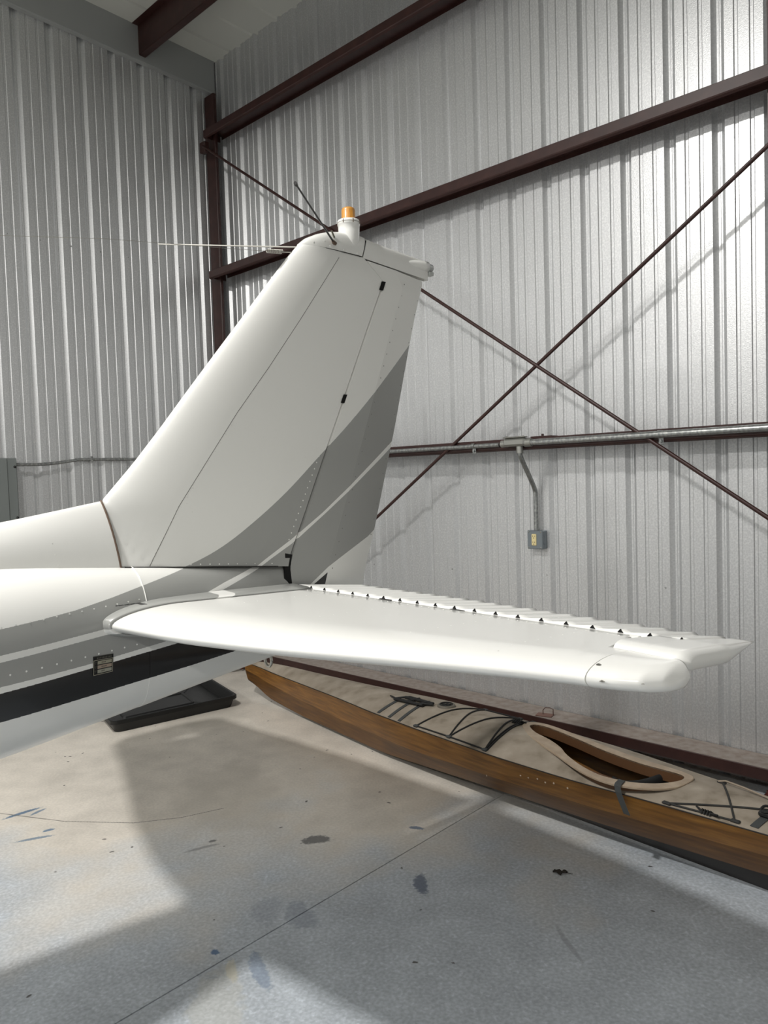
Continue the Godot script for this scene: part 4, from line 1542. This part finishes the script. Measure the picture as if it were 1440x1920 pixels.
	var band := [Vector3(3.32, 0.262, 0.10), Vector3(3.36, 0.262, 0.05), Vector3(3.39, 0.266, -0.02), Vector3(3.40, 0.27, -0.10), Vector3(3.37, 0.272, -0.165)]
	var bp := []
	for i in band.size() - 1:
		for j in 5:
			bp.append(band[i].cubic_interpolate(band[i + 1], band[maxi(i - 1, 0)], band[mini(i + 2, band.size() - 1)], j / 5.0))
	var brow := []
	for p in bp:
		var loop := []
		for k in 12:
			var a := TAU * k / 12.0
			loop.append(p + Vector3(cos(a) * 0.017, signf(sin(a)) * pow(absf(sin(a)), 0.6) * 0.045, 0))
		brow.append(loop)
	grid(st, brow, true)
	fan(st, brow[0])
	fan(st, brow[brow.size() - 1])
	part("back_band", st, M.foam, ky)
	st = new_st()
	web_strip(st, [Vector3(3.33, 0.25, 0.0), Vector3(3.22, 0.22, -0.05), Vector3(3.12, 0.20, -0.12)], 0.04, Vector3(0.3, 0, 0.95))
	part("band_strap", st, M.web, ky)
	st = new_st()
	bx(st, Vector3(3.25, 0.142, 0.0), Vector3(0.26, 0.03, 0.12), 0.012)
	part("seat_pad", st, M.foam, ky)
	# grey webbing hanging over the rim
	st = new_st()
	web_strip(st, [Vector3(3.355, 0.29, 0.158), Vector3(3.358, 0.335, 0.168), Vector3(3.364, 0.3435, 0.178), Vector3(3.374, 0.3435, 0.222), Vector3(3.378, 0.338, 0.236), Vector3(3.384, 0.316, 0.238), Vector3(3.396, 0.275, 0.232), Vector3(3.412, 0.225, 0.222)], 0.03, Vector3(1, 0, 0))
	part("hanging_strap", st, M.web_grey, ky)
	# fore deck straps under a black mesh pocket
	for e in [[1.818, 0.214, 1.818, 0.04], [1.925, 0.226, 1.912, 0.05], [2.015, 0.232, 1.998, 0.05]]:
		st = new_st()
		web_strip(st, deck_path(Vector2(e[0], e[1]), Vector2(e[2], e[3]), 0.002), 0.022, Vector3(1, 0, 0))
		part("deck_strap", st, M.web_grey, ky)
	st = new_st()
	for e in [[1.80, 0.07, 2.03, 0.06, 0.012], [1.84, 0.02, 2.06, 0.01, 0.011], [1.80, 0.06, 1.86, 0.0, 0.008], [1.90, 0.07, 1.93, -0.01, 0.01], [1.99, 0.075, 2.02, 0.0, 0.01], [1.86, 0.0, 2.04, 0.005, 0.008], [1.83, 0.065, 1.74, 0.05, 0.006], [1.98, 0.06, 2.07, 0.02, 0.008]]:
		tube(st, deck_path(Vector2(e[0], e[1]), Vector2(e[2], e[3]), 0.012, 6), e[4], 7, -1.0, 0.7)
	part("mesh_pocket", st, M.cord, ky)
	# round fitting on the fore deck
	st = new_st()
	var hx := Transform3D(Basis.IDENTITY, on_deck(2.122, -0.032, -0.004))
	lathe(st, [Vector2(0.052, 0.0), Vector2(0.051, 0.012), Vector2(0.047, 0.016), Vector2(0.036, 0.017), Vector2(0.034, 0.012), Vector2(0.0, 0.012)], hx, 28)
	var hp := part("deck_hatch", st, M.hatch, ky)
	st = new_st()
	for k in 3:
		bx(st, hx.origin + Vector3(0, 0.014, 0), Vector3(0.06, 0.006, 0.010), 0.001, Basis(Vector3.UP, k * PI / 3))
	var ring := []
	for k in 25:
		ring.append(hx.origin + Vector3(cos(TAU * k / 24.0) * 0.036, 0.017, sin(TAU * k / 24.0) * 0.036))
	tube(st, ring, 0.0035, 6)
	part("hatch_spokes", st, M.cord, hp)
	# bungee laced across the fore deck
	var N := [Vector2(2.154, 0.231), Vector2(2.404, 0.236), Vector2(2.657, 0.246)]
	var F := [Vector2(2.26, -0.20), Vector2(2.51, -0.20), Vector2(2.59, -0.21)]
	st = new_st()
	for e in [[N[0], F[0]], [F[0], N[1]], [N[1], F[1]], [F[1], N[2]], [N[2], F[2]], [N[0], N[1]], [N[1], N[2]], [N[2] + Vector2(0.012, 0.0), F[2] + Vector2(0.014, 0.0)], [F[0], F[1]]]:
		tube(st, deck_path(e[0], e[1], 0.004), 0.0042, 7)
	part("deck_bungee", st, M.cord, ky)
	for p in N + F:
		st = new_st()
		bx(st, on_deck(p.x, p.y, 0.004), Vector3(0.03, 0.010, 0.022), 0.003)
		part("pad_eye", st, M.web_grey, ky)
	st = new_st()
	var kn := on_deck(2.605, -0.075, 0.010)
	for k in 4:
		tube(st, [kn + Vector3(-0.03 + k * 0.012, -0.006, 0.02), kn + Vector3(-0.02 + k * 0.012, 0.008, 0.0), kn + Vector3(-0.01 + k * 0.014, -0.006, -0.02)], 0.0045, 6)
	part("bungee_knot", st, M.cord, ky)
	# aft deck bungee, an X with a knot, and a buckle
	st = new_st()
	for e in [[Vector2(3.57, 0.183), Vector2(3.95, -0.02)], [Vector2(3.57, 0.183), Vector2(3.826, 0.153)], [Vector2(3.826, 0.153), Vector2(3.635, -0.15)]]:
		tube(st, deck_path(e[0], e[1], 0.004), 0.0042, 7)
	part("deck_bungee", st, M.web, ky)
	st = new_st()
	tube(st, [on_deck(3.62, -0.145, 0.006), on_deck(3.65, -0.146, 0.016), on_deck(3.73, -0.135, 0.014), on_deck(3.85, -0.105, 0.008), on_deck(4.0, -0.08, 0.006)], 0.0042, 7)
	part("pale_cord", st, M.cord_pale, ky)
	for p in [Vector2(3.568, 0.183), Vector2(3.828, 0.152), Vector2(3.632, -0.15)]:
		st = new_st()
		bx(st, on_deck(p.x, p.y, 0.004), Vector3(0.036, 0.009, 0.02), 0.003)
		part("pad_eye", st, M.web, ky)
	st = new_st()
	var k2 := on_deck(3.722, 0.163, 0.008)
	for k in 4:
		var a := -0.018 + k * 0.011
		tube(st, [k2 + Vector3(a, -0.006, 0.011), k2 + Vector3(a + 0.003, 0.008, 0.002), k2 + Vector3(a + 0.006, -0.004, -0.010)], 0.0045, 6)
	tube(st, [k2 + Vector3(-0.02, 0.0, 0.0), k2 + Vector3(-0.045, 0.008, -0.008)], 0.004, 6)
	tube(st, [k2 + Vector3(0.02, 0.002, 0.004), k2 + Vector3(0.05, 0.006, 0.012)], 0.004, 6)
	part("bungee_knot", st, M.cord, ky)
	st = new_st()
	web_strip(st, deck_path(Vector2(3.895, 0.147), Vector2(3.905, 0.05), 0.002), 0.03, Vector3(1, 0, 0))
	part("deck_strap", st, M.web_grey, ky)
	st = new_st()
	bx(st, on_deck(3.905, 0.06, 0.014), Vector3(0.05, 0.02, 0.045), 0.005)
	var rg := []
	for k in 17:
		rg.append(on_deck(3.905, 0.05, 0.024) + Vector3(cos(TAU * k / 16.0) * 0.024, 0.004 * sin(TAU * k / 8.0), sin(TAU * k / 16.0) * 0.03))
	tube(st, rg, 0.005, 6)
	part("buckle", st, M.cord, ky)
	# rail screws left bare and pale chips along the sheer
	st = new_st()
	for e in [[2.55, 0.22], [2.86, 0.238], [2.905, 0.24], [2.96, 0.25], [3.0, 0.244], [3.12, 0.252], [2.62, 0.16], [3.05, 0.255]]:
		var b := lerpf(smooth_tab(KC1B, e[0]), smooth_tab(KB, e[0]), clampf((e[1] - 0.165) / 0.135, 0, 1))
		dome(st, Vector3(e[0], e[1], b + 0.002), Vector3(0, 0, 1), 0.005, 0.002)
	part("screw_heads", st, M.coaming, ky, "stuff")
	# dark sheer seam
	st = new_st()
	tube(st, lines[0][0].slice(2, 68), 0.0028, 5)
	part("sheer_seam", st, M.keel, ky)

# ---------------------------------------------------------------- tray and corner bits
func build_tray() -> void:
	var A := Vector3(1.195, 0, 1.835)
	var B := Vector3(1.335, 0, 0.925)
	var C := Vector3(0.435, 0, 0.70)
	var D := A + (C - B)
	var c := (A + B + C + D) / 4
	var ex := (B - A).normalized()
	var ez := (D - A).normalized()
	var ty := thing("drip_tray", "shallow black plastic drip tray on the floor beneath the tail", "tray", c)
	var hx := A.distance_to(B) / 2
	var hz := A.distance_to(D) / 2
	var loopy := func(g: float, y: float) -> Array:
		var out := []
		var r := 0.045
		for k in 4:
			var sx: float = [1.0, -1.0, -1.0, 1.0][k]
			var sz: float = [1.0, 1.0, -1.0, -1.0][k]
			for j in 5:
				var a := k * PI / 2 + j / 4.0 * PI / 2
				out.append(ex * (sx * (hx - g - r) + cos(a) * r) + ez * (sz * (hz - g - r) + sin(a) * r) + Vector3(0, y, 0))
		return out
	var st := new_st()
	var levels := [[0.035, 0.0], [0.014, 0.062], [0.0, 0.063], [0.0, 0.086], [0.006, 0.090], [0.018, 0.088], [0.022, 0.078], [0.045, 0.010]]
	for i in levels.size() - 1:
		grid(st, [loopy.call(levels[i][0], levels[i][1]), loopy.call(levels[i + 1][0], levels[i + 1][1])], true, null, i + 1)
	part("rim", st, M.tray, ty)
	st = new_st()
	fan(st, loopy.call(0.045, 0.010))
	fan(st, loopy.call(0.035, 0.001))
	part("pan", st, M.tray, ty)
	# pressed ribs: a long raised panel with a pointed end
	for e in [[[-0.30, -0.16], [0.22, -0.16]], [[-0.30, 0.14], [0.22, 0.14]], [[-0.30, -0.16], [-0.30, 0.14]], [[0.22, -0.16], [0.38, -0.36]], [[0.22, 0.14], [0.38, 0.36]], [[-0.30, -0.16], [-0.38, -0.36]], [[-0.30, 0.14], [-0.38, 0.36]], [[0.22, -0.16], [0.22, 0.14]]]:
		st = new_st()
		var a: Vector3 = ex * e[0][0] + ez * e[0][1] + Vector3(0, 0.009, 0)
		var b: Vector3 = ex * e[1][0] + ez * e[1][1] + Vector3(0, 0.009, 0)
		tube(st, [a, b], 0.016, 8, -1.0, 0.55)
		part("pressed_rib", st, M.tray, ty)
	for x in [0.22, 0.30]:
		st = new_st()
		bx(st, ex * x - ez * (hz - 0.004) + Vector3(0, 0.072, 0), Vector3(0.02, 0.012, 0.006), 0.002, Basis(ex, Vector3.UP, -ez))
		part("moulded_mark", st, mat(Color(0.10, 0.11, 0.11), 0.5), ty)
	# a rusty coil of strap by the foot of the corner column
	var cl := thing("strap_coil", "small reddish-brown coil of strap on the floor by the corner column", "strap", Vector3(0.33, 0, 0.34), 0.3)
	st = new_st()
	var pth := []
	for k in 60:
		var a := k * 0.32
		var r := 0.055 + 0.0012 * k
		pth.append(Vector3(cos(a) * r * 1.3, 0.012 + 0.018 * absf(sin(a * 0.37)), sin(a) * r))
	tube(st, pth, 0.009, 6)
	part("coil", st, M.rust, cl)
	st = new_st()
	bx(st, Vector3(0.1, 0.03, -0.06), Vector3(0.05, 0.06, 0.05), 0.01)
	part("buckle", st, M.black, cl)
	# a dead leaf
	var lf := thing("leaf", "tiny dry curled leaf lying on the bare floor", "leaf", Vector3(4.33, 0.001, 1.455), 0.6)
	st = new_st()
	var rows := []
	for i in 9:
		var u := i / 8.0
		var w := 0.02 * sin(u * PI) * (1.0 + 0.5 * sin(u * 17.0))
		rows.append([Vector3(u * 0.06 - 0.03, 0.006 + 0.004 * sin(u * 9.0), -w), Vector3(u * 0.06 - 0.03, 0.001, 0.0), Vector3(u * 0.06 - 0.03, 0.007 + 0.003 * cos(u * 7.0), w)])
	grid(st, rows)
	part("blade", st, mat(Color(0.14, 0.12, 0.10), 0.9), lf)
	st = new_st()
	tube(st, [Vector3(0.03, 0.002, 0), Vector3(0.05, 0.003, 0.008)], 0.001, 4)
	part("stem", st, mat(Color(0.14, 0.12, 0.10), 0.9), lf)

# ---------------------------------------------------------------- lamps
func lamp(label: String, at: Vector3, power: float, size := 0.26) -> void:
	var o := thing("high_bay_lamp", label, "lamp", at, 0.0, "high bay lamps hung over the hangar floor")
	var st := new_st()
	lathe(st, [Vector2(0.0, 0.13), Vector2(0.07, 0.13), Vector2(0.08, 0.06), Vector2(0.155, 0.045), Vector2(0.17, 0.03), Vector2(0.17, 0.002), Vector2(0.155, 0.0), Vector2(0.150, 0.012), Vector2(0.0, 0.012)], Transform3D.IDENTITY, 36, 1)
	part("housing", st, M.lamp_body, o)
	st = new_st()
	lathe(st, [Vector2(0.150, 0.010), Vector2(0.148, 0.006), Vector2(0.0, 0.005)], Transform3D.IDENTITY, 36)
	part("lens", st, M.glow, o)
	st = new_st()
	tube(st, [Vector3(0, 0.13, 0), Vector3(0, 5.43 + 0.042 * at.z - at.y, 0)], 0.006, 6)
	part("hanger", st, M.steel, o)
	var a := AreaLight3D.new()
	a.name = "light"
	a.area_size = Vector2(size, size)
	a.rotation.x = -PI / 2
	a.position = Vector3(0, -0.004, 0)
	a.light_color = Color(1.0, 0.99, 0.975)
	a.light_energy = power
	a.area_range = 40.0
	a.area_attenuation = 2.0
	a.shadow_enabled = true
	o.add_child(a)

func strip_lamp(label: String, at: Vector3, power: float) -> void:
	var o := thing("strip_lamp", label, "lamp", at, 0.0, "strip lamps under the hangar roof")
	var st := new_st()
	bx(st, Vector3(0, 0.05, 0), Vector3(2.44, 0.07, 0.24), 0.015)
	part("housing", st, M.white, o)
	st = new_st()
	bx(st, Vector3(0, 0.01, 0), Vector3(2.38, 0.02, 0.2), 0.006)
	part("lens", st, M.glow, o)
	for x in [-1.0, 1.0]:
		st = new_st()
		tube(st, [Vector3(x, 0.08, 0), Vector3(x, 5.43 + 0.042 * at.z - at.y, 0)], 0.004, 6)
		part("hanger", st, M.steel, o)
	var a := AreaLight3D.new()
	a.name = "light"
	a.area_size = Vector2(2.38, 0.2)
	a.rotation.x = -PI / 2
	a.position = Vector3(0, -0.004, 0)
	a.light_color = Color(1.0, 0.99, 0.975)
	a.light_energy = power
	a.area_range = 40.0
	a.area_attenuation = 2.0
	a.shadow_enabled = true
	o.add_child(a)

func _ready() -> void:
	# camera, air, lamps
	var cam := Camera3D.new()
	cam.name = "camera"
	cam.position = Vector3(5.984, 1.65, 4.134)
	cam.rotation_order = EULER_ORDER_YXZ
	cam.rotation_degrees = Vector3(-2.671, 44.084, -1.817)
	cam.fov = 67.446
	cam.keep_aspect = Camera3D.KEEP_HEIGHT
	add_child(cam)
	var we := WorldEnvironment.new()
	we.name = "world_environment"
	var env := Environment.new()
	env.background_mode = Environment.BG_COLOR
	env.background_color = Color(0.02, 0.02, 0.022)
	env.tonemap_mode = Environment.TONE_MAPPER_LINEAR
	env.tonemap_exposure = 1.0
	env.sdfgi_enabled = true
	env.ssao_enabled = true
	env.ssil_enabled = true
	we.environment = env
	add_child(we)
	make_materials()
	lamp("round high bay lamp hung under the roof above the aircraft tail", Vector3(3.42, 5.05, 4.4), 22.0)
	strip_lamp("long strip lamp hung under the roof near the left wall", Vector3(1.6, 5.0, 9.0), 30.0)
	strip_lamp("long strip lamp hung under the roof far from the left wall", Vector3(8.5, 5.0, 9.0), 35.0)
	build_room()
	build_frame()
	build_electrics()
	build_airplane()
	build_kayak()
	build_tray()
